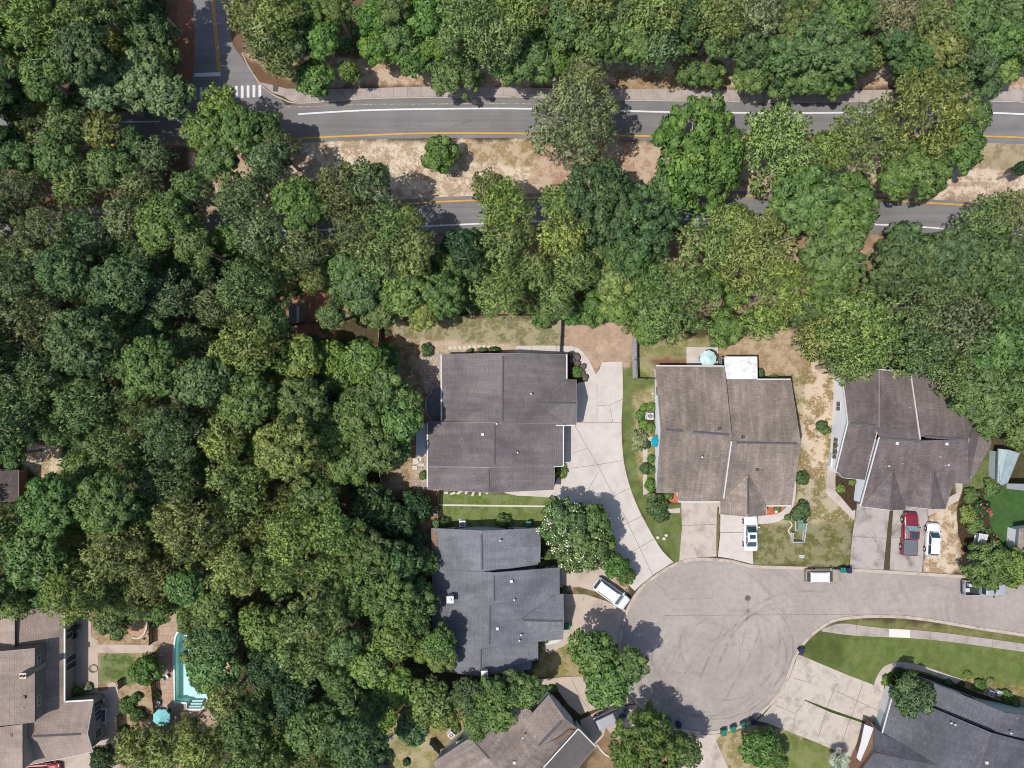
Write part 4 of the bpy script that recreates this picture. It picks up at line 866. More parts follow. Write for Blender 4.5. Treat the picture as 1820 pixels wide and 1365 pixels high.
def car(px, py, heading, L, Wd, H, col, label, cat='car', name='parked_car', kind='sedan', roofcol=None, glass='carglass', sunroof=None, extra=None):
    p = P(px, py, 0.03); t = empty(name, p, R_(heading), label, cat)
    hw = Wd / 2; zb = 0.58 * H if kind in ('sedan', 'hatch') else (0.6 * H if kind != 'pickup' else 0.58 * H)
    pm = paint_mat(name + '_paint', col); cl = 0.22
    if kind == 'sedan': nose, ws0, ws1, rf1, rg1, tail = 0.94, 0.42, 0.10, -0.42, -0.74, 0.95
    elif kind == 'hatch': nose, ws0, ws1, rf1, rg1, tail = 0.93, 0.46, 0.16, -0.78, -0.95, 0.96
    elif kind in ('suv', 'van'): nose, ws0, ws1, rf1, rg1, tail = 0.94, 0.46 if kind == 'suv' else 0.56, 0.22 if kind == 'suv' else 0.34, -0.86, -0.97, 0.98
    else: nose, ws0, ws1, rf1, rg1, tail = 0.95, 0.40, 0.18, -0.16, -0.22, 0.98
    hl = L / 2
    def sec(w_, zt, bulge=0.0): return [(w_ * 0.93, cl), (w_, cl + 0.18), (w_ * 1.0, zb * 0.78), (w_ * 0.94, zt - 0.03), (w_ * 0.80, zt + bulge * 0.6), (0, zt + bulge)]
    hz = zb * 0.93
    st = [(-hl, sec(hw*0.74, zb*0.80)), (-hl*0.965, sec(hw*0.90, zb*0.95)), (-hl*0.86, sec(hw*0.985, zb)), (-hl*0.5, sec(hw, zb)), (hl*ws1, sec(hw, zb)), (hl*(ws0-0.02), sec(hw, zb, 0.02)),
          (hl*0.60, sec(hw, hz*1.03, 0.05)), (hl*0.78, sec(hw*0.985, hz*0.99, 0.05)), (hl*0.90, sec(hw*0.92, hz*0.92, 0.04)), (hl*0.96, sec(hw*0.82, hz*0.84, 0.03)), (hl*1.0, sec(hw*0.62, hz*0.70, 0.0))]
    if kind == 'pickup':     # body ends behind the cab, bed is built apart
        st = [s_ for s_ in st if s_[0] > -hl*0.2]; st.insert(0, (-hl*0.24, sec(hw, zb)))
    loft(st).build('body', pm, t, True, smooth=False)
    bump = simple(name + '_bumper', (0.03, 0.03, 0.033), 0.6, 0.3)
    MB().box((hl*0.955, 0, 0.42), (hl*0.09, Wd*0.80, 0.22)).build('front_bumper', pm if kind in ('sedan','hatch') else bump, t, True)
    MB().box((-hl*0.975, 0, 0.42), (hl*0.06, Wd*0.84, 0.22)).build('rear_bumper', pm if kind in ('sedan','hatch','van') else bump, t, True)
    # greenhouse: lower ring at belt, upper ring at roof
    tw = hw * (0.74 if kind in ('sedan', 'hatch') else 0.80); lw = hw * 0.90; zr = H
    lo = [(hl*ws0, lw*0.86), (hl*(ws1-0.02), lw), (hl*rf1*0.6, lw), (hl*rg1*0.94, lw*0.90)]
    g0 = [(hl*ws0, -lw*0.84), (hl*ws0, lw*0.84), (hl*rg1, lw*0.84), (hl*rg1, -lw*0.84)]
    g1 = [(hl*ws1, -tw*0.92), (hl*ws1, tw*0.92), (hl*rf1, tw*0.90), (hl*rf1, -tw*0.90)]
    zz = zb - 0.02
    gh = MB()
    b0 = [(x, y, zz) for x, y in g0]; b1 = [(x, y, zr - 0.05) for x, y in g1]
    midx0, midx1 = hl*(ws0*0.3+rg1*0.3), hl*(ws1*0.5+rf1*0.5)
    def gpan(nm, a, b, c, d, ins=0.10, m=glass, push=0.012):
        a, b, c, d = map(Vector, (a, b, c, d)); ce = (a+b+c+d)/4; nn = (b-a).cross(d-a).normalized()
        if nn.dot(ce - Vector((0, 0, zb))) < 0: nn = -nn
        q_ = [v_ + (ce - v_) * ins + nn * push for v_ in (a, b, c, d)]
        mb = MB(); mb.face(q_); mb.face([v_ - nn * 0.006 for v_ in q_[::-1]]); mb.build(nm, M[m], t, True)
    pil = MB(); pil.face([b0[0], b0[1], b1[1], b1[0]]); pil.face([b0[1], b0[2], b1[2], b1[1]]); pil.face([b0[2], b0[3], b1[3], b1[2]]); pil.face([b0[3], b0[0], b1[0], b1[3]])
    pil.build('pillars', pm, t, True)
    gpan('windscreen', b0[0], b0[1], b1[1], b1[0], 0.07); gpan('rear_window', b0[2], b0[3], b1[3], b1[2], 0.09)
    for s_ in (1, 2):
        if s_ == 1: a, b, c, d = b0[1], b0[2], b1[2], b1[1]
        else: a, b, c, d = b0[0], b0[3], b1[3], b1[0]
        a, b, c, d = map(Vector, (a, b, c, d))
        gpan('side_window', a, a.lerp(b, .5), d.lerp(c, .5), d, 0.07); gpan('side_window', a.lerp(b, .5), b, c, d.lerp(c, .5), 0.09)
    rp = []
    for f_, zc in ((1.02, -0.05), (0.97, 0.0), (0.80, 0.035)):
        cxm = (g1[0][0] + g1[2][0]) / 2; rp.append([(cxm + (x - cxm) * f_, y * f_, zr + zc) for x, y in g1])
    rm = MB()
    for a, b in zip(rp, rp[1:]):
        for i in range(4): j = (i+1) % 4; rm.face([a[i], a[j], b[j], b[i]])
    rm.face(rp[-1]); rm.build('roof', paint_mat(name + '_roof', roofcol) if roofcol else pm, t, True)
    if sunroof:
        x0, x1 = sunroof; MB().box((hl*(x0+x1)/2, 0, zr + 0.04), (abs(hl*(x1-x0)), tw*1.15, 0.02)).build('sunroof', M['carglass'], t, True)
    # seams, lights, mirrors, wheels
    MB().box((hl*0.60, 0, hz*1.04+0.058), (0.012, Wd*0.7, 0.008)).build('bonnet_crease', bump, t, True) if kind == 'none' else None
    MB().box((hl*(ws0+0.025), 0, zb+0.015), (0.07, Wd*0.74, 0.03)).build('cowl', M['black'], t, True)
    for s_ in (-1, 1):
        MB().box((hl*0.92, s_*hw*0.66, hz*0.80), (0.22, hw*0.34, 0.14)).build('headlight', M['rim'], t, True)
        MB().box((-hl*0.965, s_*hw*0.70, zb*0.80), (0.12, hw*0.28, 0.16)).build('tail_light', simple('tail_lens', (0.25,0.01,0.01), 0.3, 0.5), t, True)
        MB().box((hl*(ws0-0.07), s_*(hw+0.10), zb+0.06), (0.14, 0.2, 0.13)).build('mirror', pm if kind != 'pickup' else M['black'], t, True)
        for wx in (0.64, -0.62):
            r_ = 0.33 if kind in ('sedan','hatch') else 0.40
            ty = MB().cyl((hl*wx, s_*(hw-0.24), r_-0.03), (hl*wx, s_*(hw+0.03), r_-0.03), r_, r_, 18).build('wheel', M['tyre'], t, True)
            MB().cyl((hl*wx, s_*(hw+0.02), r_-0.03), (hl*wx, s_*(hw+0.045), r_-0.03), r_*0.64, r_*0.6, 14).build('rim', M['rim'], ty, True)
            MB().cyl((hl*wx, s_*(hw-0.02), r_), (hl*wx, s_*(hw+0.012), r_), r_*1.16, r_*1.16, 18).build('wheel_arch', M['black'], t, True)
    if kind == 'pickup':
        x0, x1 = -hl*0.98, -hl*0.24; th = 0.09
        MB().box(((x0+x1)/2, 0, cl+0.2), (x1-x0, Wd*0.92, 0.3)).build('bed_floor', bump, t, True)
        for s_ in (-1, 1): MB().box(((x0+x1)/2, s_*(hw-th/2), (cl+zb)/2), (x1-x0, th, zb-cl)).build('bed_side', pm, t, True)
        MB().box((x0+th/2, 0, (cl+zb)/2), (th, Wd-2*th-0.004, zb-cl)).build('tailgate', pm, t, True)
        if extra == 'cover': MB().box(((x0+x1)/2+0.04, 0, zb+0.01), (x1-x0-0.16, Wd-0.2, 0.05)).build('bed_cover', simple('bed_cover_vinyl', (0.10,0.11,0.12), 0.6, 0.3, 0.05), t, True)
        if extra == 'load':
            for q_ in ((0.1, 0.35, 0.5, 0.4, 0.35), (-0.55, -0.3, 0.6, 0.5, 0.25), (-0.3, 0.4, 0.3, 0.4, 0.4)):
                MB().box(((x0+x1)/2+q_[0], q_[1], cl+0.35+q_[4]/2), q_[2:]).build('cargo', M['bluewall'], t, True)
    if kind in ('van', 'suv'):
        for s_ in (-1, 1): MB().box((hl*(ws1+rf1)/2, s_*tw*0.84, zr+0.05), (hl*(ws1-rf1)*0.8, 0.05, 0.05)).build('roof_rail', M['black'] if kind == 'van' else M['rim'], t, True)
    return t
car(1331.5, 946, 90, 4.75, 1.84, 1.45, (0.60,0.61,0.62), 'white sedan with dark sunroof parked on the short pale driveway', sunroof=(-0.24, -0.02))
car(1612, 947, 87, 5.75, 1.95, 1.85, (0.16,0.012,0.022), 'dark red pickup truck with covered bed and sunroof', 'pickup truck', 'pickup_truck', 'pickup', glass='carglass2', sunroof=(-0.13, 0.12), extra='cover')
car(1653, 957, 87, 4.4, 1.75, 1.5, (0.60,0.61,0.63), 'small white hatchback parked beside the red pickup', kind='hatch')
car(1459, 1021, 0, 4.6, 1.85, 1.65, (0.30,0.25,0.19), 'beige four-wheel-drive car with white roof parked along the street kerb', kind='suv', roofcol=(0.56,0.54,0.50))
car(1744, 1042, 0, 5.8, 1.95, 1.85, (0.30,0.31,0.35), 'silver-grey pickup with loaded black bed half under the bright green tree', 'pickup truck', 'pickup_truck', 'pickup', extra='load')
car(1085, 1052, -36, 5.1, 1.95, 1.75, (0.60,0.61,0.63), 'long white van parked across the tan driveway by the kerb', 'van', 'parked_van', 'van')
car(1084, 1270, 24, 4.6, 1.85, 1.6, (0.03,0.035,0.06), 'dark navy car with pale roof partly under a street tree', kind='suv', roofcol=(0.30,0.29,0.31))
car(80, 1366, 3, 4.8, 1.85, 1.5, (0.30,0.01,0.02), 'bright red car cut by the bottom edge beside the rosy-brown house')
# ------------------------------------------------------------------ wheelie bins
def wheelie(px, py, rz, m, label):
    t = empty('wheelie_bin', P(px, py, 0.03), R_(rz), label, 'bin', 'wheelie bins')
    mb = MB(); b = 0
    for z, wx, wy in ((0.05, 0.22, 0.24), (0.95, 0.29, 0.32)):
        mb.v += [(-wx,-wy,z),(wx,-wy,z),(wx,wy,z),(-wx,wy,z)]
    mb.f += [[3,2,1,0],[0,1,5,4],[1,2,6,5],[2,3,7,6],[3,0,4,7],[4,5,6,7]]
    mb.build('body', M[m], t, True)
    MB().box((0.02,0,0.99),(0.66,0.68,0.05)).build('lid', M[m], t, True)
    MB().box((0.05,0,1.025),(0.4,0.42,0.03)).build('lid_panel', M[m], t, True)
    MB().cyl((-0.36,-0.26,0.97),(-0.36,0.26,0.97),0.025,0.025,6).build('handle', M['black'], t, True)
    for s_ in (-1, 1): MB().cyl((-0.26,s_*0.24,0.12),(-0.26,s_*0.30,0.12),0.12,0.12,10).build('wheel', M['black'], t, True)
wheelie(1186,1277,75,'binG','green wheelie bin in tree shade at the lower left kerb of the cul-de-sac')
wheelie(1204,1284,80,'binB','navy wheelie bin in tree shade at the lower left kerb of the cul-de-sac')
wheelie(1283,1297,100,'binG','green wheelie bin leftmost in the row at the bottom kerb of the cul-de-sac')
wheelie(1300,1291,110,'binG','middle green wheelie bin of the row at the bottom kerb of the cul-de-sac')
wheelie(1318,1284,115,'binG','right-hand green wheelie bin, next to the navy bin at the bottom kerb')
wheelie(1335,1277,120,'binB','navy wheelie bin at the right end of the row at the bottom kerb')
wheelie(1420,1153,215,'binB','lone navy wheelie bin on the kerb at the corner of the stained double driveway')
wheelie(1493,1010,-90,'binG','green wheelie bin behind the beige car on the upper street kerb')
wheelie(1504,1011,-90,'binB','navy wheelie bin behind the beige car on the upper street kerb')
wheelie(1007,1110,0,'binG','green wheelie bin against the east wall of the slate-roofed house')
wheelie(939,929,90,'binG','green wheelie bin on the grass north of the slate-roofed house')
# ------------------------------------------------------------------ umbrellas, garden furniture, machines
def umbrella(px, py, z, r, m, label, n=8, rot=0.0, half=False, name='patio_umbrella'):
    p = P(px, py, z); t = empty(name, (p.x, p.y, 0.05), 0, label, 'umbrella')
    mb = MB(); a0 = R_(rot); N_ = n
    rim = [(r*math.cos(a0+2*math.pi*i/N_), r*math.sin(a0+2*math.pi*i/N_), z-0.45) for i in range(N_)]
    if half: rim = [(r*math.cos(R_(90)+math.pi*i/8), r*math.sin(R_(90)+math.pi*i/8), z-0.45) for i in range(9)]
    for i in range(len(rim) - (1 if half else 0)):
        j = (i+1) % len(rim); a, b = rim[i], rim[j]; m_ = ((a[0]+b[0])/2*0.97, (a[1]+b[1])/2*0.97, z-0.40)
        mb.face([(0,0,z), a, m_]); mb.face([(0,0,z), m_, b])
        mb.face([a, (a[0],a[1],z-0.56), (m_[0],m_[1],z-0.52), m_]); mb.face([m_, (m_[0],m_[1],z-0.52), (b[0],b[1],z-0.56), b])
    mb.build('canopy', M[m], t, True)
    MB().cyl((0,0,0),(0,0,z+0.08),0.03,0.03,8).build('pole', M['white'], t, True)
    if not half:
        for q_ in rim[::2]: MB().cyl((0,0,z-0.1),(q_[0]*0.97,q_[1]*0.97,z-0.47),0.012,0.012,5,False).build('rib', M['metal'], t, True)
    MB().cyl((0,0,0),(0,0,0.08),0.28,0.25,14).build('base', M['darkmetal'], t, True)
umbrella(1260,637,2.5,1.12,'paleaqua','faded aqua patio umbrella on the pale concrete patio behind the brown-roofed house',10,10)
umbrella(284.5,1278,2.6,1.18,'aqua','aqua octagonal umbrella beside the swimming pool',8,22)
umbrella(1169,785,2.7,0.78,'teal','half-round teal umbrella against the white side wall',8,0,True,'half_umbrella')
def chair(px, py, rz, m, label, z=0.06, name='patio_chair', group=None):
    t = empty(name, P(px, py, z), R_(rz), label, 'chair', group)
    MB().box((0,0,0.42),(0.5,0.5,0.05)).build('seat', M[m], t, True)
    MB().box((-0.27,0,0.7),(0.06,0.5,0.5)).build('backrest', M[m], t, True)
    for sx_ in (-1, 1):
        for sy_ in (-1, 1): MB().cyl((sx_*0.22,sy_*0.22,0),(sx_*0.22,sy_*0.22,0.4),0.02,0.02,6).build('leg', M['darkmetal'], t, True)
    for sy_ in (-1, 1): MB().box((0,sy_*0.28,0.62),(0.46,0.05,0.04)).build('armrest', M['darkmetal'], t, True)
def table(px, py, r, m, label, z=0.06):
    t = empty('patio_table', P(px, py, z), 0, label, 'table')
    MB().cyl((0,0,0.68),(0,0,0.72),r,r,20).build('tabletop', M[m], t, True)
    for i in range(4): a = R_(45+90*i); MB().cyl((r*.7*math.cos(a),r*.7*math.sin(a),0),(r*.6*math.cos(a),r*.6*math.sin(a),0.68),0.02,0.02,6).build('leg', M['darkmetal'], t, True)
chair(1243,638,0,'white','white-cushioned metal chair left of the faded aqua umbrella')
chair(1256,626,-90,'metal','metal chair above the faded aqua umbrella on the concrete patio')
chair(1251,650,90,'metal','metal chair below the faded aqua umbrella, at the patio edge')
chair(303,1272,200,'aqua','aqua chair right of the aqua umbrella on the pool deck')
chair(283,1247,60,'paleaqua','pale aqua chair against the fence by the pool deck')
chair(288,1263,250,'paleaqua','pale aqua chair just above the aqua umbrella on the pool deck')
chair(298,1201,30,'white','white garden chair alone in tree shade on the pool deck')
table(134,1115,0.55,'glass','glass-topped table beside the upper east wall of the rosy-brown house')
for i, (x, y, r_) in enumerate(((131,1104,-90),(137,1127,90),(142,1112,180))):
    chair(x, y, r_, 'darkmetal', ('dark chair above the glass table', 'dark chair below the glass table', 'dark chair right of the glass table')[i] + ' by the rosy-brown house', 0.03)
# hot tub and grill
t = empty('hot_tub', P(185,1268,0.03), R_(-3), 'square grey hot tub with dark cover by the rosy-brown house gable', 'hot tub')
MB().box((0,0,0.4),(1.45,2.0,0.8)).build('shell', M['bluewall'], t, True); MB().box((0,0.05,0.84),(1.1,1.5,0.08)).build('cover', M['darkmetal'], t, True)
t = empty('barbecue_grill', P(182,1244,0.03), R_(30), 'black barbecue grill with pale rim standing above the hot tub', 'grill')
MB().sph((0,0,0.75),0.36,12,7,(1.3,1,0.7)).build('hood', M['black'], t, True, True); MB().box((0,0,0.62),(1.5,0.5,0.04)).build('side_shelf', M['metal'], t, True)
for s_ in (-1,1):
    for q_ in (-1,1): MB().cyl((s_*0.35,q_*0.2,0),(s_*0.35,q_*0.2,0.6),0.02,0.02,6).build('leg', M['darkmetal'], t, True)
t = empty('fire_pit', P(243,1109,0), 0, 'round sand circle with curved white stone edge beside a garden bush', 'fire pit')
mb = MB()
for i in range(26):
    a = R_(-110 + i*9.2); r0, r1 = 1.30, 1.52; b = a + R_(8.6)
    mb.prism([(r0*math.cos(a), 1.35*r0*math.sin(a)), (r1*math.cos(a), 1.3*r1*math.sin(a)), (r1*math.cos(b), 1.3*r1*math.sin(b)), (r0*math.cos(b), 1.35*r0*math.sin(b))], 0, 0.22)
mb.build('stone_edge', M['stone'], t, True)
MB().prism([(1.3*math.cos(R_(a)), 1.35*1.3*math.sin(R_(a))) for a in range(0, 360, 15)], 0.0, 0.05).build('sand', simple('pink_sand', A(196,160,134), 0.95, 0.1, 0.2, 6), t, True)
for i, a in enumerate((-60,-35,-5,20,48)):
    o = MB().sph((0,0,0.15),0.16,8,5).build('boulder', M['rock'], None); p = P(243,1109); o.location = (p.x+2.0*math.cos(R_(a)), p.y+2.25*math.sin(R_(a)), 0)
    tag(o, 'dark stone outside the white curved edge of the sand circle', 'stone', 'dark stones round the sand circle')
def ac(px, py, rz, label, sc=1.0):
    t = empty('air_conditioner', P(px, py, 0.0), R_(rz), label, 'air conditioner')
    MB().box((0,0,0.05),(1.05*sc,1.05*sc,0.1)).build('pad', M['conc_mid'], t, True)
    MB().box((0,0,0.45),(0.78*sc,0.78*sc,0.7)).build('casing', M['metal'], t, True)
    MB().cyl((0,0,0.80),(0,0,0.83),0.3*sc,0.3*sc,18).build('fan_grille', M['darkmetal'], t, True)
    for i in range(3): MB().box((0,0,0.84),(0.56*sc,0.04,0.012),R_(60*i)).build('fan_guard', M['metal'], t, True)
ac(822.5,929,0,'small white square fan unit on the grass north of the slate roof')
ac(1154,739,0,'grey air conditioner on a pad inside the round green bush ring',1.05)
ac(1756,1229,-20,'white air conditioner with blue fan in the flower bed by the charcoal roof',0.95)
ac(803,1302,-40,'white air conditioner beside a small bush near the turned tan house')
ac(753.5,757,0,'small dark air conditioner at the north-west corner of the first house',0.7)
t = empty('water_tank', P(1771,1229,0.0), 0, 'round white lidded tank in the flower bed by the charcoal roof', 'tank')
MB().cyl((0,0,0),(0,0,0.7),0.36,0.36,18).build('drum', M['white'], t, True); MB().cyl((0,0,0.7),(0,0,0.76),0.3,0.22,18).build('lid', M['metal'], t, True)
t = empty('transformer_box', P(1420,934,0), 0, 'green utility box inside the white lattice fence corner', 'utility box')
MB().box((0,0,0.06),(1.15,1.25,0.12)).build('pad', M['conc_mid'], t, True); MB().box((0,0,0.5),(0.85,0.9,0.8)).build('cabinet', M['boxG'], t, True); MB().box((0,0.0,0.92),(0.92,0.97,0.05)).build('lid', M['boxG'], t, True)
t = empty('utility_box', P(1419,925,0), 0, 'smaller green utility cabinet directly above the larger green box', 'utility box')
MB().box((0,0,0.35),(0.7,0.4,0.7)).build('cabinet', M['boxG'], t, True); MB().box((0,0,0.72),(0.76,0.46,0.04)).build('lid', M['boxG'], t, True)
t = empty('meter_cover', P(1425,989,0.0), 0, 'small white rectangular cover plate on the lawn near the street', 'cover plate')
MB().box((0,0,0.03),(0.62,0.42,0.06)).build('frame', M['white'], t, True); MB().box((0,0,0.065),(0.5,0.3,0.02)).build('lid', M['metal'], t, True)
t = empty('garden_swing', P(1730,959,0), R_(-10), 'white slatted garden swing seat beside the flowering bushes', 'garden swing')
for i in range(6): MB().box((-0.55+i*0.2,0,1.95),(0.15,2.3,0.04)).build('slat', M['white'], t, True)
for s_ in (-1,1): MB().box((0,s_*1.0,1.9),(1.25,0.08,0.06)).build('beam', M['white'], t, True)
for sx_ in (-1,1):
    for sy_ in (-1,1): MB().cyl((sx_*0.7,sy_*1.0,0),(sx_*0.5,sy_*1.0,1.9),0.04,0.04,6).build('leg', M['white'], t, True)
MB().box((0,0,0.5),(0.5,1.7,0.05)).build('seat', M['white'], t, True)
t = empty('globe_lamp', P(1377,908,0), 0, 'round white globe on the terracotta flower bed by the curved path', 'garden lamp')
MB().cyl((0,0,0),(0,0,0.4),0.05,0.05,8).build('post', M['white'], t, True); MB().sph((0,0,0.55),0.22,12,8).build('globe', M['white'], t, True, True)
# ------------------------------------------------------------------ fences
def fence(name, pts, h_, m, label, thick=0.05, post=2.4, board=0.0, z0=0.0):
    a0 = P(*pts[0]); t = empty(name, (a0.x, a0.y, z0), 0, label, 'fence'); rng = random.Random(len(pts))
    for a, b in zip(pts, pts[1:]):
        A_, B_ = P(*a), P(*b); d = B_ - A_; ang = math.atan2(d.y, d.x); L_ = d.length
        mb = MB()
        if board:
            n = max(2, int(L_ / board))
            for i in range(n):
                p = A_.lerp(B_, (i+0.5)/n); mb.box((p.x, p.y, h_/2+z0+rng.uniform(-.02,.02)), (L_/n*0.72, thick, h_), ang)
        else: p = (A_+B_)/2; mb.box((p.x, p.y, h_*0.5+z0), (L_, thick*0.6, h_*0.92), ang)
        mb.build('panel', M[m], t)
        rl = MB(); p = (A_+B_)/2
        for zz in (0.25, 0.85): rl.box((p.x, p.y, h_*zz+z0), (L_, thick*1.6, 0.08), ang)
        rl.build('rail', M[m], t)
        n = max(1, round(L_/post))
        for i in range(n+1): p = A_.lerp(B_, i/n); MB().box((p.x, p.y, h_*0.53+z0), (0.12, 0.12, h_*1.06), ang).build('post', M[m], t)
    return t
fence('board_fence', [(693,562),(760,561.5),(850,561),(925,561),(999,562),(1100,560)], 1.3, 'darkwood', 'dark wooden fence along the back of the first garden and gravel yard')
fence('board_fence', [(998,563),(996.5,600),(995,627)], 1.2, 'darkwood', 'dark fence between the back lawn and the tan gravel yard')
fence('board_fence', [(1126,600),(1126,640),(1127,672)], 1.6, 'greywood', 'thick grey fence running down from the gravel yard', 0.3)
fence('rail_fence', [(1127,672),(1146,673),(1164,673)], 1.1, 'darkmetal', 'thin dark fence joining the grey fence to the white wall', 0.04)
fence('board_fence', [(677,562),(677,590),(676,614)], 1.6, 'wood', 'brown board fence left of the red mulch strip', 0.1)
fence('board_fence', [(676,824),(679,848),(682,872)], 1.6, 'wood', 'brown board fence at the foot of the dry side yard', 0.1)
fence('picket_fence', [(781,873),(780,900),(781,928)], 1.2, 'darkwood', 'dark picket fence crossing the pale edging strip', 0.04, 2.4, 0.16)
fence('picket_fence', [(740,899),(760,898),(779,898)], 1.2, 'wood', 'brown picket fence closing the bottom of the dry side yard', 0.04, 2.4, 0.16)
fence('picket_fence', [(703,969),(725,975),(745,974)], 1.2, 'darkwood', 'dark picket fence left of the slate-roofed house', 0.04, 2.4, 0.2)
fence('picket_fence', [(1277,636),(1278,655)], 1.6, 'greywood', 'short grey fence between the patio and the white cover', 0.08)
fence('picket_fence', [(272,1100),(273,1140)], 1.3, 'darkwood', 'dark picket fence beside the sand circle, upper part', 0.05, 2.4, 0.18)
fence('picket_fence', [(273,1160),(277,1210),(282,1262)], 1.4, 'darkwood', 'dark picket fence between the small lawn and the pool deck', 0.05, 2.4, 0.18)
fence('picket_fence', [(217,1205),(219,1218)], 1.2, 'darkwood', 'short dark picket fence by the garden tree', 0.05, 2.4, 0.18)
fence('picket_fence', [(216,1266),(217,1290),(218,1316)], 1.5, 'wood', 'slatted brown fence right of the gravel path by the hot tub', 0.05, 2.4, 0.22)
fence('board_fence', [(717,1285),(700,1303),(690,1308),(665,1333),(682,1353),(697,1372)], 1.6, 'greywood', 'bent grey board fence left of the turned tan house', 0.16)
fence('board_fence', [(766,1313),(774,1322),(782,1331)], 1.7, 'greywood', 'short grey fence against the turned tan house', 0.1)
fence('rail_fence', [(480,574),(520,576),(575,573)], 1.1, 'darkwood', 'low dark fence under the wooden deck in the woods', 0.05)
fence('board_fence', [(1461,664),(1478,664),(1492,666)], 1.6, 'greywood', 'short grey fence behind the dark stepped roof', 0.06)
fence('picket_fence', [(1405,961),(1406,946)], 0.9, 'white', 'low white picket piece left of the green utility box', 0.05, 1.2, 0.14)
fence('picket_fence', [(1405,961),(1425,961),(1427,946),(1429,929)], 1.0, 'white', 'white picket fence round the green utility box', 0.06, 1.6, 0.14)
fence('rail_fence', [(1789,1262),(1816,1268)], 0.8, 'white', 'short white rail at the right edge beside the charcoal roof', 0.05)
# ------------------------------------------------------------------ beds, stones, edging
struct(slab('flower_bed', [(1362,899),(1395,899),(1389,910),(1378,914),(1362,916)], M['terracotta'], 0.05))
struct(slab('flower_bed', [(1178,874),(1206,876),(1206,893),(1196,893),(1176,888)], M['terracotta'], 0.05))
struct(slab('flower_bed', [(1485,845),(1497,850),(1522,853),(1521,875),(1521,905),(1515,908),(1485,872)], M['darkmulch'], 0.05))
struct(slab('flower_bed', [(1006,629),(1014,630),(1029,642),(1037,660),(1042,675),(1027,681),(1024,674),(1008,674)], M['darkmulch'], 0.05))
struct(slab('flower_bed', cr([(1163,717),(1150,716),(1138,722),(1133,738),(1136,755),(1150,764),(1162,765)],4), M['darkmulch'], 0.04))
struct(slab('flower_bed', [(965,1137),(998,1137),(990,1142),(968,1148)], M['gravel'], 0.055))
struct(slab('flower_bed', [(953,1222),(990,1226),(1005,1250),(985,1262),(960,1262),(940,1250)], M['darkmulch'], 0.03))
struct(slab('flower_bed', [(1590,1196),(1606,1190),(1640,1197),(1700,1216),(1760,1240),(1820,1262),(1820,1272),(1730,1246),(1650,1212),(1610,1226),(1590,1232),(1578,1222)], M['darkmulch'], 0.04))
struct(slab('flower_bed', [(1700,905),(1712,870),(1745,868),(1760,930),(1755,985),(1715,985),(1703,950)], M['darkmulch'], 0.03))
struct(slab('patio', [(1130,775),(1145,776),(1162,776),(1162,790),(1151,792),(1150,850),(1156,876),(1143,880),(1142,800)], M['conc_mid'], 0.045))
struct(slab('path', [(1180,905),(1209,903),(1209,912),(1188,912)], M['conc_mid'], 0.045))
bay = empty('bay_deck', P(765,720,0), 0, 'low grey bay-shaped deck with pale kerb along the west wall of the first house', 'deck')
bp = [(784,686),(769,690),(767,699),(757.5,708),(757.5,734),(768,746),(769,750),(784,751)]
MB().prism(W2(bp), 0.0, 0.3).build('deck_floor', simple('grey_deck', (0.13,0.135,0.14), 0.8, 0.2, 0.15, 2), bay)
ribbon(bp[:-1], 0.2, 0.0, 0.5).build('rim', M['walk'], bay)
for i in range(10):
    o = MB().box((0,0,0.03),(0.45,0.42,0.06),R_(i*3)).build('stepping_stone', M['stone']); o.location = P(800+i*8.6, 618.5-i*0.35 + (1.5 if i > 7 else 0), 0.0)
    tag(o, 'square pale stepping stone in the row behind the first house', 'stepping stone', 'stepping stones behind the first house')
for i, (x, y, w_, d_) in enumerate(((739,820,.8,.8),(746,811,.5,1.2),(737,831,.7,.5),(748,826,.9,.35))):
    o = MB().box((0,0,0.03),(w_,d_,0.08)).build('paving_slab', M['stone']); o.location = P(x, y, 0.03)
    tag(o, 'loose pale paving slab at the west wall of the first house', 'paving slab', 'loose slabs west of the first house')
o = MB().box((0,0,1.1),(1.3,4.1,0.12)).build('lean_to_roof', M['bluewall']); o.location = P(750,781,0.5); tag(o, 'pale blue-grey sheet lean-to against the west wall of the first house', 'lean-to')
for i, (x, y) in enumerate(((1016,629),(1017,639),(1026,634),(1026,645),(1036,652),(1035,663),(1020,664),(1040,671))):
    o = MB().sph((0,0,0.2),0.5,10,6,(1,0.85,0.5)).build('boulder', M['rock'], None, False, True); o.location = P(x, y, 0.02); o.rotation_euler = (0,0,i); o.scale = (1+0.1*(i%3), 1, 1)
    tag(o, 'rounded brown boulder in the dark bed beside the curved path', 'boulder', 'boulders in the bed by the curved path')
for i in range(13):
    o = MB().sph((0,0,0.08),0.13,8,5).build('edging_stone', M['stone']); o.location = P(1404+3*math.sin(i*0.55), 927+i*1.9, 0)
    tag(o, 'white edging stone in the wavy row left of the green utility box', 'stone', 'white edging stones by the utility box')
for i in range(14):
    o = MB().sph((0,0,0.08),0.14,8,5,(1.2,1,0.7)).build('edging_stone', M['stone']); o.location = P(1062+i*1.9, 1324+i*1.9+3*math.sin(i*.3), 0)
    tag(o, 'pale edging stone in the curved row under the turned tan house', 'stone', 'edging stones below the turned tan house')
for i, (x, y) in enumerate(((1169,955),(1180,957),(1184,951))):
    o = MB().sph((0,0,0.12),0.26,9,6,(1,.9,.6)).build('boulder', M['stone']); o.location = P(x, y, 0)
    tag(o, ('left', 'middle', 'right')[i] + ' one of three pale stones on the grass right of the long driveway', 'boulder')
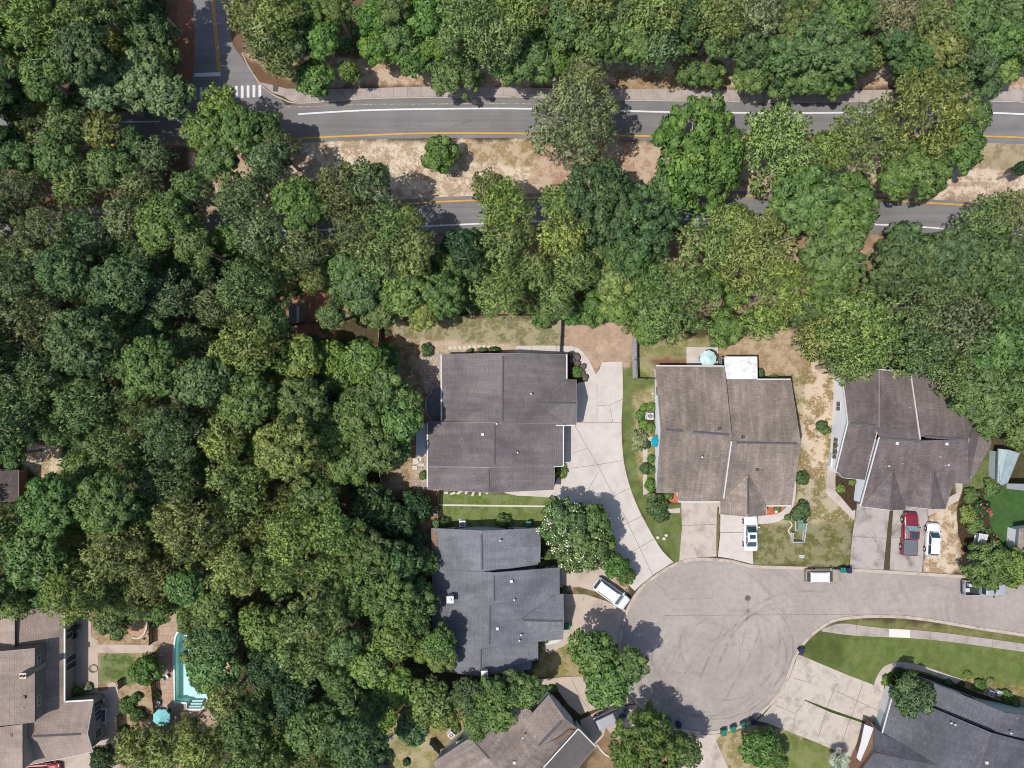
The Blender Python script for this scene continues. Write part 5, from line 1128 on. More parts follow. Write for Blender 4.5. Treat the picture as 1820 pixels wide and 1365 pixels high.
for i in range(7):
    o = MB().box((0,0,0.06),(0.5+0.2*(i%3),0.3,0.12),R_(17*i)).build('edging_stone', M['stone']); o.location = P(793+i*12, 875.5+math.sin(i*2)*1.3, 0)
    tag(o, 'white flat stone along the south eave of the first house', 'stone', 'white stones along the first house south wall')
def coil(px, py, r, m, label, turns=3, z=0.05):
    t_ = [];
    for i in range(turns*14): a = 2*math.pi*i/14; rr = r*(1-0.12*(i//14)); t_.append((rr*math.cos(a)+0.05*(i//14), rr*0.9*math.sin(a), z+0.02*(i//14)))
    mb = MB()
    for a, b in zip(t_, t_[1:]): mb.cyl(a, b, 0.025, 0.025, 5, False)
    o = mb.build('garden_hose', m); o.location = P(px, py, 0.03); tag(o, label, 'hose')
coil(773,909,0.45,M['stone'],'pale coiled garden hose beside the dark picket fence')
coil(166,1188,0.62,M['wood'],'brown coiled hose on the tan patio of the rosy-brown house')
o = MB().sph((0,0,0.12),0.15,10,7).build('ball', M['white'], None, False, True); o.location = P(1160,699,0); tag(o, 'small white ball on the grass beside the white side wall', 'ball')
# ------------------------------------------------------------------ vegetation
EXT = {}
def crown_mesh(kind, R, seed, flowers=0):
    r = np.random.RandomState(seed); puffs = []          # x, y, z, radius
    Hc = {'pine': 0.62, 'oak': 0.62, 'bush': 0.75}[kind] * R
    nl = 7 + seed % 4; ph0 = r.rand() * 6.28
    lob = 1 + (0.15 if kind == 'pine' else 0.09) * r.randn(nl)
    def outline(a):
        t = (a - ph0) / (2 * np.pi) * nl; i = np.floor(t).astype(int); f = t - i; f = f * f * (3 - 2 * f)
        return lob[i % nl] * (1 - f) + lob[(i + 1) % nl] * f
    if kind == 'pine':
        n = int(26 + 4.3 * R * R); pr = (0.48, 0.86)
    elif kind == 'oak':
        n = int(24 + 4.5 * R * R); pr = (0.45, 0.95)
    else:
        n = int(16 + 10 * R); pr = (0.32 * R, 0.5 * R)
    for i in range(n):
        a = r.rand() * 2 * np.pi; q_ = math.sqrt((i + 0.5) / n) * 1.0
        rr = R * q_ * 0.86 * outline(np.array(a)) ; z = Hc * math.sqrt(max(0, 1 - (q_ * 0.97) ** 2)) + r.uniform(-0.30, 0.16) * Hc
        if kind == 'pine': z += r.uniform(-0.38, 0.16) * Hc * (0.4 + q_)
        if r.rand() < 0.16: z -= Hc * r.uniform(0.3, 0.7)
        a += 2.4 * i
        puffs.append((rr * math.cos(a), rr * math.sin(a), z, r.uniform(*pr) * (1.05 if q_ < 0.8 else 0.8)))
    P_ = np.array(puffs)
    keep = r.rand(len(P_)) > (0.06 if kind != 'bush' else 0); P_ = P_[keep]; puffs = list(P_)
    if kind == 'pine':                                    # needle tufts: blades spreading from shared points
        nt_, nb = 26, 6; T = len(P_) * nt_; pi_t = np.repeat(np.arange(len(P_)), nt_)
        d = r.randn(T, 3); d[:, 2] = d[:, 2] * 0.8 + 0.4; d /= np.linalg.norm(d, axis=1)[:, None]
        ct = P_[pi_t, :3] + d * (P_[pi_t, 3] * (0.45 + 0.6 * r.rand(T) ** 0.4))[:, None] * np.array([1, 1, 0.8])
        N = T * nb; ti = np.repeat(np.arange(T), nb); pi_ = pi_t[ti]; dd = d[ti]
        bd = dd * 0.95 + r.randn(N, 3) * 0.5; bd /= np.linalg.norm(bd, axis=1)[:, None]
        s_ = r.uniform(0.75, 1.25, N)[:, None]; wv_ = np.cross(bd, r.randn(N, 3) * 0.6 + np.array([0.0, 0.0, 0.5])); wv_ /= np.linalg.norm(wv_, axis=1)[:, None] + 1e-9
        c = ct[ti]; a = c; b = c + bd * 0.15 * s_ + wv_ * 0.055; e = c + bd * 0.32 * s_; f = c + bd * 0.15 * s_ - wv_ * 0.055
        tint_t = r.rand(T); d = dd
        tint = np.clip(0.5 + (r.rand(len(P_))[pi_] - 0.5) * 0.6 + (tint_t[ti] - 0.5) * 0.55 + r.randn(N) * 0.08, 0, 1)
    else:
        per = 125 if kind == 'oak' else 120; N = len(P_) * per; pi_ = np.repeat(np.arange(len(P_)), per)
        d = r.randn(N, 3); d[:, 2] = d[:, 2] * 0.8 + 0.45; d /= np.linalg.norm(d, axis=1)[:, None]
        rad = P_[pi_, 3] * (0.42 + 0.66 * r.rand(N) ** 0.4)
        c = P_[pi_, :3] + d * rad[:, None] * np.array([1, 1, 0.8])
        nrm = d * 0.9 + r.randn(N, 3) * 0.5; nrm[:, 2] += 0.1; nrm /= np.linalg.norm(nrm, axis=1)[:, None]
        u = np.cross(nrm, r.randn(N, 3)); u /= np.linalg.norm(u, axis=1)[:, None] + 1e-9; v = np.cross(nrm, u)
        lu, lv = (0.17, 0.12) if kind == 'oak' else (0.11, 0.075)
        s_ = r.uniform(0.6, 1.4, N)[:, None]
        a = c + u * lu * s_; b = c + v * lv * s_; e = c - u * lu * s_; f = c - v * lv * s_
        tint = np.clip(0.5 + (r.rand(len(P_))[pi_] - 0.5) * 0.6 + r.randn(N) * 0.22, 0, 1)
    ctr_ = np.array([0, 0, -0.3 * R]); cr_ = c - ctr_; cr_ /= np.linalg.norm(cr_, axis=1)[:, None]
    gn = np.cross(b - a, f - a); gn /= np.linalg.norm(gn, axis=1)[:, None] + 1e-9
    flip = (gn * d).sum(1) < 0; gn[flip] *= -1
    b2 = np.where(flip[:, None], f, b); f2 = np.where(flip[:, None], b, f); b, f = b2, f2
    sn = d * 0.75 + cr_ * 0.25 + gn * (0.35 if kind == 'pine' else 0.55) + r.randn(N, 3) * 0.10; sn /= np.linalg.norm(sn, axis=1)[:, None]
    bad = (sn * gn).sum(1) < 0.05; sn[bad] = sn[bad] + gn[bad] * (0.1 - (sn[bad] * gn[bad]).sum(1))[:, None]; sn /= np.linalg.norm(sn, axis=1)[:, None]
    V = np.stack([a, b, e, f], 1).reshape(-1, 3); Q = np.arange(N * 4).reshape(-1, 4)
    me = fastmesh('crown', V, Q, M['leaf'])
    at = me.attributes.new('tint', 'FLOAT', 'FACE'); at.data.foreach_set('value', tint.astype(np.float32))
    for p_ in (me.polygons,): p_.foreach_set('use_smooth', np.ones(len(me.polygons), bool))
    if len(me.loops) == N * 4: me.normals_split_custom_set(np.repeat(sn, 4, axis=0).tolist())
    # limbs reaching to the foliage masses
    mb = MB(); sel = r.permutation(len(P_))[:({'pine': 9, 'oak': 14, 'bush': 4}[kind])]
    zb = -0.55 * R if kind != 'bush' else 0.0
    for j in sel:
        x, y, z, q_ = P_[j]; m_ = (x * 0.5 + r.uniform(-.2, .2), y * 0.5 + r.uniform(-.2, .2), zb * 0.3 + z * 0.7)
        mb.cyl((0, 0, zb + r.uniform(0, 0.4 * R) * (kind != 'bush')), m_, 0.11 * R / 4, 0.065 * R / 4, 5, False); tip = (x * 1.03, y * 1.03, z + 1.0 * q_)
        mb.cyl(m_, tip, 0.07 * R / 4, 0.03, 5, False)
        if kind != 'bush':
            for _ in range(1): mb.cyl(tip, (tip[0] + r.uniform(-.7, .7), tip[1] + r.uniform(-.7, .7), tip[2] + r.uniform(-.1, .25)), 0.03, 0.015, 4, False)
    me2 = bpy.data.meshes.new('limbs'); me2.from_pydata(mb.v, [], mb.f); me2.materials.append(M['bark'])
    fl = None
    if flowers:
        m_ = r.permutation(N)[:flowers * 6]; fp = r.rand(len(P_)) ** 3; m_ = m_[r.rand(len(m_)) < fp[pi_[m_]]][:flowers]; top = c[m_] + d[m_] * 0.12; top = top[(d[m_, 2] > 0.1)]
        mf = MB()
        for t in top: mf.box(tuple(t), (r.uniform(.08, .2), r.uniform(.08, .16), 0.09), r.rand() * 3)
        fl = bpy.data.meshes.new('blossoms'); fl.from_pydata(mf.v, [], mf.f)
    ext = (float(np.percentile(np.abs(c[:, 0]), 99)), float(np.percentile(np.abs(c[:, 1]), 99)), float(np.percentile(np.hypot(c[:, 0], c[:, 1]), 97)))
    EXT[me.name] = ext
    return me, me2, fl, zb
PROTO = {}
for kd, sizes in (('pine', (2.6, 4.0, 5.6)), ('oak', (2.6, 4.0, 5.6)), ('bush', (0.6, 1.2))):
    for R0 in sizes:
        for q_ in range(3 if kd != 'bush' else 2): PROTO[(kd, R0, q_)] = crown_mesh(kd, R0, int(R0 * 10) * 7 + q_ * 13 + {'pine': 1, 'oak': 2, 'bush': 3}[kd])
PROTO[('oakf', 4.0, 0)] = crown_mesh('oak', 4.0, 77, 300); PROTO[('oakf', 2.6, 0)] = crown_mesh('oak', 2.6, 78, 60)
PROTO[('oakf', 4.0, 0)][2].materials.append(M['flower_w']); PROTO[('oakf', 2.6, 0)][2].materials.append(M['flower_w'])
def trunk_mesh():
    mb = MB(); pts = [(0, 0, 0), (0.012, 0.01, 0.35), (0.0, 0.02, 0.7), (0.0, 0.0, 1.0)]; rr = (1.0, 0.8, 0.62, 0.42)
    rings = []
    for (x, y, z), q_ in zip(pts, rr):
        rings.append(len(mb.v)); mb.v += [(x + q_ * math.cos(2*math.pi*i/9), y + q_ * math.sin(2*math.pi*i/9), z) for i in range(9)]
    for a, b in zip(rings, rings[1:]):
        for i in range(9): j = (i+1) % 9; mb.f.append([a+i, a+j, b+j, b+i])
    me_ = bpy.data.meshes.new('trunk'); me_.from_pydata(mb.v, [], mb.f); me_.materials.append(M['bark']); return me_
TRUNK = trunk_mesh()
COL = {'golden': (0.255,0.325,0.100), 'olive': (0.225,0.285,0.098), 'greygreen': (0.170,0.228,0.098), 'dark': (0.088,0.140,0.050), 'mid': (0.122,0.188,0.058),
       'bright': (0.118,0.196,0.050), 'yellow': (0.180,0.235,0.062), 'deep': (0.045,0.090,0.032), 'pale': (0.25,0.27,0.13), 'lime': (0.145,0.228,0.048)}
WORD = {'golden': 'yellow-olive', 'olive': 'olive-green', 'greygreen': 'grey-green', 'dark': 'dark green', 'mid': 'mid-green', 'bright': 'bright green', 'yellow': 'yellow-green', 'deep': 'deep green', 'pale': 'pale olive', 'lime': 'lime-green'}
trees = []; TR = random.Random(11)
def tree(px, py, rpx, kind, colr, h=None, ry=None, where=None, label=None, name=None):
    """apparent crown centre and radius in photo pixels at crown height"""
    if h is not None and kind in ('pine', 'oak') and rpx > 24: h = h * (0.74 if kind == 'pine' else 0.86)
    if h is None: h = {'pine': TR.uniform(10, 13), 'oak': TR.uniform(8, 11)}.get(kind, 1.0) if rpx > 24 else TR.uniform(4, 6)
    base = kind if kind != 'oakf' else 'oakf'
    k_ = (1 - h * 0.8 / HC) / S; rx = 0.93 * rpx * k_; ry_ = 0.93 * (ry or rpx) * k_; rm = (rx + ry_) / 2
    cands = sorted({kk_[1] for kk_ in PROTO if kk_[0] == base}, key=lambda v_: abs(math.log(v_ * 0.95 / rm)))
    R0 = cands[0]; var = TR.randrange(3) if base in ('pine', 'oak') else 0
    me_, li_, fl_, zb = PROTO[(base, R0, var)]
    nm = name or {'pine': 'pine_tree', 'oak': 'broadleaf_tree', 'oakf': 'flowering_tree'}[kind]
    p = P(px, py, h * 0.8)
    t = empty(nm, (p.x, p.y, 0)); ex = EXT[me_.name]; iso = abs(rx - ry_) < 0.12 * rx
    s3 = (rx / (ex[2] if iso else ex[0]), ry_ / (ex[2] if iso else ex[1]), min(1.5, max(0.75, rm / ex[2])))
    rot = TR.uniform(0, 6.28) if iso else TR.choice((0, math.pi))
    topz = max(v_ for v_ in (R0 * 0.62,)) * s3[2]; zc = h - topz - 0.4
    zc = max(zc, 0.35 * R0 * s3[2])
    cc = COL[colr]; jt = [1 + TR.uniform(-0.12, 0.12), 1 + TR.uniform(-0.08, 0.08), 1 + TR.uniform(-0.14, 0.14)]
    for nm2, me3, mat_ in (('crown', me_, 1), ('limbs', li_, 0), ('blossoms', fl_, 0)):
        if me3 is None: continue
        o = bpy.data.objects.new(nm2, me3); C.objects.link(o); o.parent = t; o.location = (0, 0, zc); o.scale = s3; o.rotation_euler = (0, 0, rot)
        if nm2 == 'crown': o.color = (cc[0]*jt[0], cc[1]*jt[1], cc[2]*jt[2], 1)
    tr_ = bpy.data.objects.new('trunk', TRUNK); C.objects.link(tr_); tr_.parent = t
    tr_.scale = (0.028 * h, 0.028 * h, zc + 0.05 * h)
    trees.append((t, px, py, rpx, kind, colr, where, label)); return t
O, N_ = 'oak', 'pine'
# the woods above the upper road
W1 = 'over upper road'
for a in [(444,20,42,N_,'olive'),(478,66,46,N_,'olive'),(500,35,45,N_,'olive'),(502,106,34,N_,'olive'),(520,80,36,O,'dark'),(545,30,38,O,'bright'),(575,72,38,O,'bright',10),(557,136,38,O,'bright',7),(620,128,22,O,'bright',5),
    (600,20,28,O,'mid'),(668,30,38,O,'bright',9),(672,80,38,O,'lime',8),(712,60,38,O,'mid',10),(735,100,36,O,'bright',8),(700,15,34,O,'mid'),(760,30,44,O,'bright',11),(775,85,30,O,'lime',9),(812,128,50,O,'mid',8),
    (835,45,60,N_,'olive',18),(885,75,48,N_,'olive',17),(800,80,26,N_,'olive',16),(925,25,45,N_,'olive',18),(900,115,35,O,'mid'),(945,110,46,O,'mid',10),(960,60,34,O,'lime',8),(995,100,40,O,'bright',9),(1005,45,46,O,'mid',13),(1030,128,26,N_,'olive',14),(1055,70,45,O,'mid',12),
    (1050,12,46,N_,'olive',17),(1095,40,42,O,'mid'),(1095,85,36,O,'dark',10),(1130,75,44,O,'mid',12),(1170,85,44,N_,'greygreen',14),(1165,30,48,N_,'olive',17),(1225,35,45,O,'dark',12),(1215,75,30,O,'bright',9),(1225,128,26,O,'mid',6),(1265,128,28,O,'mid',6),(1280,35,50,N_,'olive',17),
    (1275,80,30,O,'mid'),(1330,80,50,O,'dark',12),(1345,30,45,N_,'pale',17),(1340,135,40,O,'mid',9),(1395,35,52,O,'mid',13),(1390,95,50,O,'mid',12),(1395,140,36,O,'mid',8),(1450,70,55,O,'mid',13),(1445,130,42,O,'mid',9),(1500,30,50,O,'mid',13),
    (1505,100,48,O,'mid',12),(1490,145,32,O,'mid',7),(1540,100,30,N_,'olive',11),(1550,20,38,O,'dark',12),(1590,30,40,N_,'pale',16),(1590,70,34,O,'dark'),(1630,95,48,O,'dark',11),(1645,40,50,N_,'olive',15),(1675,80,46,O,'yellow',12),(1720,40,52,O,'mid',13),(1690,130,48,O,'dark',9),
    (1735,105,46,O,'dark',11),(1770,60,50,O,'mid',12),(1790,120,34,O,'yellow',7),(1800,15,48,O,'dark',13),(1835,70,40,O,'mid'),(1620,142,36,O,'dark',8),(1755,148,30,O,'dark',7)]:
    tree(*(list(a) + [None] * (6 - len(a))), where=W1)
# median and roadside
W3 = 'on the median between the two roads'
tree(780,272,36,O,'bright',6,where=W3,label='small round bright green tree alone on the sandy median')
tree(1022,212,78,N_,'pale',17,where=W3,ry=88,label='large sparse olive pine overhanging the upper road beside the sandy median')
tree(1045,140,34,N_,'olive',15,where=W3)
tree(1243,278,86,O,'bright',15,where=W3,ry=106,label='largest dense bright green oak spanning the upper road and the median')
tree(1382,262,64,N_,'golden',15,where=W3,ry=76)
tree(1545,245,72,N_,'golden',15,where=W3,ry=70); tree(1475,268,40,N_,'golden',12,where=W3)
tree(1645,205,92,N_,'golden',18,where=W3,ry=84,label='broad yellow-olive pine over the upper road near the right side, largest of its kind'); tree(1700,262,54,O,'mid',10,where=W3); tree(1640,302,58,O,'bright',12,where=W3); tree(1590,318,40,O,'mid',11,where=W3); tree(1730,205,34,O,'mid',9,where=W3)
# between lower road and the gardens
W4 = 'between the lower road and the back gardens'
for a in [(1060,355,78,O,'dark',14),(1135,395,76,O,'dark',13),(1120,450,48,O,'dark',11),(1190,330,40,O,'mid',12),(1430,350,70,O,'mid',13),(1500,368,68,O,'mid',12),(1400,330,32,O,'mid',10),(1480,440,62,O,'mid',11),(1465,500,50,O,'bright',9),(1475,545,40,O,'mid',8),
    (1265,425,66,N_,'golden',16),(1340,440,80,N_,'golden',17),(1300,405,42,N_,'golden',16),(1375,520,72,N_,'golden',17),(1205,535,82,N_,'olive',17),(1170,560,40,N_,'olive',15),(1290,580,38,O,'bright',8),(1275,500,34,O,'bright',8),(1150,585,30,O,'bright',6),(1300,520,30,O,'bright',7),(1350,575,34,N_,'olive',13),
    (1530,592,86,N_,'golden',18),(1455,605,46,N_,'olive',14),(1500,650,34,N_,'olive',14),(1605,432,42,O,'dark',11),(1640,462,54,O,'dark',12),(1585,480,56,O,'dark',11),(1695,452,54,O,'dark',13),(1752,392,50,N_,'olive',15),(1800,385,50,N_,'olive',15),(1755,460,62,O,'dark',13),(1700,500,56,O,'dark',12),
    (1645,540,56,N_,'greygreen',15),(1705,580,70,N_,'greygreen',16),(1640,620,56,N_,'greygreen',15),(1800,470,46,O,'dark'),(1790,540,58,O,'dark',12),(1690,655,54,N_,'greygreen',14),(1760,620,60,O,'mid',13),(1815,620,46,O,'mid'),(1745,690,56,O,'mid',12),(1800,700,46,O,'mid',10),(1765,745,38,O,'mid',9),(1720,715,32,O,'mid',9),(1815,770,32,O,'mid',8),(1800,825,0,O,'mid',5),
    (605,345,58,N_,'greygreen',16),(655,330,46,N_,'greygreen',16),(688,402,52,N_,'olive',16),(728,392,28,N_,'olive',14),(640,410,54,N_,'greygreen',16),(735,447,46,N_,'olive',16),(590,300,0,N_,'mid'),(680,460,46,N_,'olive',15),(620,470,36,O,'mid'),
    (822,440,40,O,'deep',9),(895,368,57,N_,'golden',16),(868,335,32,N_,'olive',15),(988,365,34,N_,'olive',15),(922,418,36,N_,'olive',13),(1000,420,48,N_,'golden',16),(895,430,44,N_,'olive',15),(950,482,38,N_,'olive',13),(888,518,52,N_,'golden',15),(1020,480,42,N_,'olive',15),(990,530,34,N_,'olive',12),
    (1095,495,46,O,'yellow',9),(1060,545,36,O,'bright',4),(1020,552,28,O,'bright',3.5),(965,556,28,O,'bright',3.5),(1105,545,36,O,'yellow',7),(1150,495,38,O,'mid',9),(1055,450,34,O,'mid',9),(840,470,34,O,'dark',7),(800,470,30,O,'mid',8),
    (640,515,46,O,'mid',11),(720,515,48,O,'yellow',11),(785,525,50,O,'bright',10),(755,560,32,O,'yellow',9),(675,555,34,O,'mid',9),(600,500,34,O,'mid',9),(560,500,26,N_,'olive',13),(590,560,28,O,'mid'),(545,440,44,N_,'greygreen',15),(850,540,0,O,'mid'),(1815,300,14,O,'deep',6),(1440,560,34,O,'dark',7),(1020,600,0,O,'mid')]:
    if a[2]: tree(*(list(a) + [None] * (6 - len(a))), where=W4)
# edge of the left woods along the houses
W5 = 'at the edge of the woods left of the houses'
for a in [(690,632,26,O,'bright',5),(650,640,42,O,'lime',10),(612,665,40,O,'lime',8),(680,690,46,O,'mid',11),(640,735,50,O,'bright',12),(710,745,44,O,'bright',11),(725,715,28,O,'bright',10),(590,770,46,O,'yellow',11),(670,800,48,O,'mid',12),(620,830,40,O,'mid',11),(700,800,34,O,'mid',9),
    (735,905,34,O,'deep',4),(700,930,44,O,'deep',6),(660,900,46,O,'dark',7),(735,960,26,O,'deep',4),(750,1000,30,O,'dark',6),(650,985,50,O,'mid',12),(705,1000,44,O,'dark',10),(690,1060,54,O,'mid',12),(740,1065,40,O,'dark',9),(640,1050,50,O,'mid',12),(735,1110,34,O,'dark',8),(700,1130,46,O,'yellow',10),(745,1150,30,O,'yellow',7),
    (780,1140,34,O,'mid',10),(785,1170,30,O,'yellow',8),(760,1250,46,O,'yellow',9),(735,1290,34,O,'dark',8),(790,1265,34,O,'yellow',8),(700,1220,40,O,'lime',8),(660,1180,40,O,'yellow',10),(888,1250,52,O,'mid',10),(832,1236,34,O,'dark',9),(930,1225,34,O,'mid',9),(850,1285,30,O,'mid',9),(912,1215,28,O,'mid',8)]:
    tree(*(list(a) + [None] * (6 - len(a))), where=W5)
# garden and street trees
tree(1055,1155,46,O,'bright',9,label='bright green street tree leaning over the tan driveway, upper of two'); tree(1083,1216,47,O,'bright',10,label='bright green street tree at the cul-de-sac kerb, lower of two'); tree(1120,1180,34,O,'mid',10,label='sparse green tree on the cul-de-sac kerb between two brighter crowns')
tree(1150,1330,70,O,'bright',10,label='wide bright green tree at the bottom edge below the cul-de-sac'); tree(1215,1335,34,O,'mid',8,label='small green tree shading the bottom driveway, right of the wide one')
tree(1352,1330,38,O,'bright',6,label='bushy bright green tree at the bottom edge right of the bins'); tree(1385,1350,22,O,'bright',4,label='small bright bush-like tree at the bottom edge beside the right lawn')
tree(1002,930,48,'oakf','mid',7,label='white-blossomed crepe myrtle, uppermost of the clump by the long driveway'); tree(1052,925,34,O,'bright',7,label='green crown at the top right of the blossomed clump by the long driveway')
tree(1035,975,52,'oakf','mid',7,label='white-blossomed crepe myrtle, lower of two by the long driveway'); tree(1065,960,36,O,'bright',6.5,label='green crown on the driveway side of the blossomed clump'); tree(1095,1005,26,O,'bright',4.5,label='bright round shrub tree at the lower end of the blossomed clump'); tree(1113,1023,20,O,'bright',3.5,label='small bright bush tip beside the white van')
tree(1764,1010,50,O,'bright',5.5,label='bright green tree above the grey pickup at the right edge'); tree(1812,1010,38,O,'lime',5,label='lighter green tree touching the right photo edge beside the street')
tree(1627,1236,42,O,'dark',6.5,label='dark round tree standing over the corner of the charcoal roof'); tree(1618,1243,24,O,'dark',5,label='smaller deep green crown within the tree on the charcoal roof corner')
tree(196,1107,36,O,'mid',5,label='mid-green bush tree left of the sand circle'); tree(255,1192,30,O,'bright',5,label='bright tree between the small lawn and the pool fence')
tree(362,1160,42,O,'mid',9,label='mid-green tree spreading over the middle of the pool'); tree(380,1190,46,O,'mid',10,label='mid-green tree on the right side of the pool'); tree(338,1100,28,O,'mid',8,label='green tree above the top end of the pool'); tree(362,1208,22,O,'mid',8,label='small green crown over the lower right of the pool'); tree(385,1130,42,O,'dark',10,label='dark tree right of the top end of the pool')
tree(240,1334,42,N_,'olive',6.5,label='olive pine at the bottom edge below the slatted fence'); tree(290,1340,44,N_,'olive',7,label='olive pine at the bottom edge below the aqua umbrella'); tree(180,1352,26,O,'deep',4,label='deep green bush tree at the bottom edge by the red car'); tree(334,1292,23,N_,'olive',6,label='olive pine directly right of the aqua umbrella'); tree(355,1330,44,N_,'olive',12,label='olive pine at the bottom edge right of the pool steps'); tree(282,1088,24,O,'mid',5,label='green tree just right of the sand circle by the fence')
# the left woods: crowns packed by size, colours by stand
FOR = [(-70,-70),(272,-70),(268,60),(280,140),(322,190),(352,290),(430,300),(510,320),(545,380),(520,430),(505,470),(500,590),(600,610),(640,610),(620,700),(580,740),(570,860),(640,880),(620,960),(600,1060),(640,1120),(640,1180),(660,1240),(680,1290),(620,1365),(610,1430),(400,1430),(395,1330),(360,1270),(402,1240),(420,1100),(300,1085),(140,1075),(-70,1075)]
HOLES = [((75,815),34),((8,862),38),((392,460),10),((372,372),14),((250,215),16),((300,232),20),((320,298),22),((545,555),34),((140,770),6),((368,580),10)]
def inside(x, y, poly):
    r_ = False; j = len(poly) - 1
    for i in range(len(poly)):
        (xi, yi), (xj, yj) = poly[i], poly[j]
        if (yi > y) != (yj > y) and x < (xj - xi) * (y - yi) / (yj - yi) + xi: r_ = not r_
        j = i
    return r_
explicit = [(60,215,50,N_,'olive',13),(20,270,44,O,'mid',11),(110,280,46,O,'dark',12),(140,330,46,N_,'greygreen',14),(200,300,44,O,'mid',12),(250,330,40,N_,'greygreen',13),(40,350,50,N_,'greygreen',14),(230,390,46,N_,'greygreen',14),(150,415,50,N_,'greygreen',14),(30,180,40,O,'dark',11),(392,188,38,N_,'golden',12),(268,55,48,O,'dark',12),(280,108,40,O,'mid',11),(372,235,44,O,'bright',12),(425,235,48,O,'mid',12),(390,290,40,O,'mid',12),(470,230,34,O,'mid',10),(500,270,34,N_,'greygreen',13),
    (250,140,58,O,'greygreen',13),(300,170,46,O,'greygreen',12),(190,160,50,O,'greygreen',13),(130,215,46,N_,'greygreen',14),(300,400,58,O,'mid',14),(350,440,42,O,'mid',13),(440,360,60,N_,'greygreen',16),(470,420,46,N_,'greygreen',16),(440,510,58,N_,'greygreen',17),(300,530,50,N_,'greygreen',15),
    (480,290,40,N_,'greygreen',15),(520,950,60,N_,'golden',17),(490,1010,52,N_,'olive',16),(560,1090,62,N_,'olive',18),(540,1160,56,N_,'olive',17),(420,1010,58,N_,'golden',17),(400,780,44,N_,'golden',15),(300,860,60,N_,'greygreen',16),(560,880,46,O,'mid',12),(470,1110,46,O,'bright',10),(530,640,46,O,'yellow',11),(590,640,38,O,'lime',8),(610,1250,44,O,'mid',9),(560,1300,54,O,'mid',12),(480,1180,48,O,'deep',9),(520,1240,44,O,'deep',9),(440,1290,54,O,'dark',11),(300,130,0,O,'mid')]
placed = []
for a in explicit:
    if a[2]: tree(*a, where='woods'); placed.append((a[0], a[1], a[2]))
avoid = [(t_[1], t_[2], t_[3]) for t_ in trees]
FR = random.Random(5)
for rad, tries in ((62, 500), (50, 1200), (38, 2400), (28, 3000)):
    for _ in range(tries):
        x, y = FR.uniform(-60, 680), FR.uniform(-60, 1410)
        if not inside(x, y, FOR): continue
        if any(math.hypot(x - c_[0], y - c_[1]) < q_ + rad * 0.55 for c_, q_ in HOLES): continue
        if any(math.hypot(x - a, y - b) < 0.66 * (rad + c_) for a, b, c_ in avoid): continue
        avoid.append((x, y, rad)); n1 = FR.random()
        if x < 430 and 280 < y < 860: kd, cl_ = (N_, 'greygreen') if n1 < 0.72 else ((O, 'mid') if n1 < 0.87 else (O, 'dark'))
        elif y < 280: kd, cl_ = (N_, 'olive') if n1 < 0.35 else ((O, 'dark') if n1 < 0.7 else (O, 'mid'))
        elif y > 1150 and x > 380: kd, cl_ = (O, 'dark') if n1 < 0.45 else ((O, 'bright') if n1 < 0.65 else (N_, 'olive'))
        elif y > 860: kd, cl_ = (N_, 'olive') if n1 < 0.45 else ((N_, 'greygreen') if n1 < 0.65 else (O, 'mid'))
        else: kd, cl_ = (O, 'mid') if n1 < 0.42 else ((O, 'bright') if n1 < 0.58 else ((O, 'yellow') if n1 < 0.68 else ((N_, 'olive') if n1 < 0.85 else (O, 'dark'))))
        h_ = {62: 18, 50: 16, 38: 12, 28: 9}[rad] * FR.uniform(0.85, 1.12)
        
        tree(x, y, rad * FR.uniform(0.92, 1.12), kd, cl_, h_, where='woods')
# labels for trees that have none yet: look, stand, rank inside the stand
from collections import defaultdict
def stand(px, py, where):
    if where != 'woods':
        if where == W1:
            for x1, s_ in ((640,'by the side road'),(860,'above the sandy verge'),(1100,'above the pavement'),(1310,'above the brown verge'),(1560,'at the top'),(9999,'at the top right')):
                if px < x1: return where + ' ' + s_
        if where == W3: return where
        if where == W4:
            for x1, s_ in ((700,'left of the back fence line, below the lower road'),(860,'above the first garden, below the lower road'),(1110,'over the gravel yard, below the lower road'),(1420,'above the concrete patio, below the lower road'),(1600,'above the dark stepped roof, below the lower road'),(9999,'at the right edge, below the lower road')):
                if px < x1: return s_
        if where == W5:
            for y1, s_ in ((760,'beside the first house bay deck'),(900,'beside the first house side yard'),(1030,'beside the slate roof top'),(1160,'beside the slate roof'),(9999,'below the slate roof')):
                if py < y1: return s_
    col = 'far left' if px < 150 else ('inner' if px < 300 else ('middle' if px < 450 else 'right'))
    row = None
    for y1, s_ in ((120,'at the top'),(270,'by the upper road'),(420,'by the lower road'),(560,'at deck level'),(700,'above house level'),(860,'level with first house'),(1000,'above slate roof'),(1120,'at slate roof level'),(1240,'at pool level'),(9999,'at the bottom')):
        if py < y1: row = s_; break
    return 'in left woods ' + ('centre' if col == 'middle' else col + ' part') + ', ' + row
grp = defaultdict(list)
for rec in trees:
    t, px, py, rpx, kind, colr, where, label = rec
    t['category'] = 'tree'
    t['group'] = {'pine': 'pine trees', 'oak': 'broadleaf trees', 'oakf': 'white-blossomed trees'}[kind]
    if label: t['label'] = label
    else:
        size = 'broad' if rpx > 52 else ('medium' if rpx > 36 else 'small')
        grp[(size, WORD[colr], 'pine' if kind == 'pine' else 'broadleaf', stand(px, py, where))].append(rec)
ORD = ['leftmost', 'second from left', 'third from left', 'fourth from left', 'fifth from left', 'sixth from left', 'seventh from left', 'eighth from left']
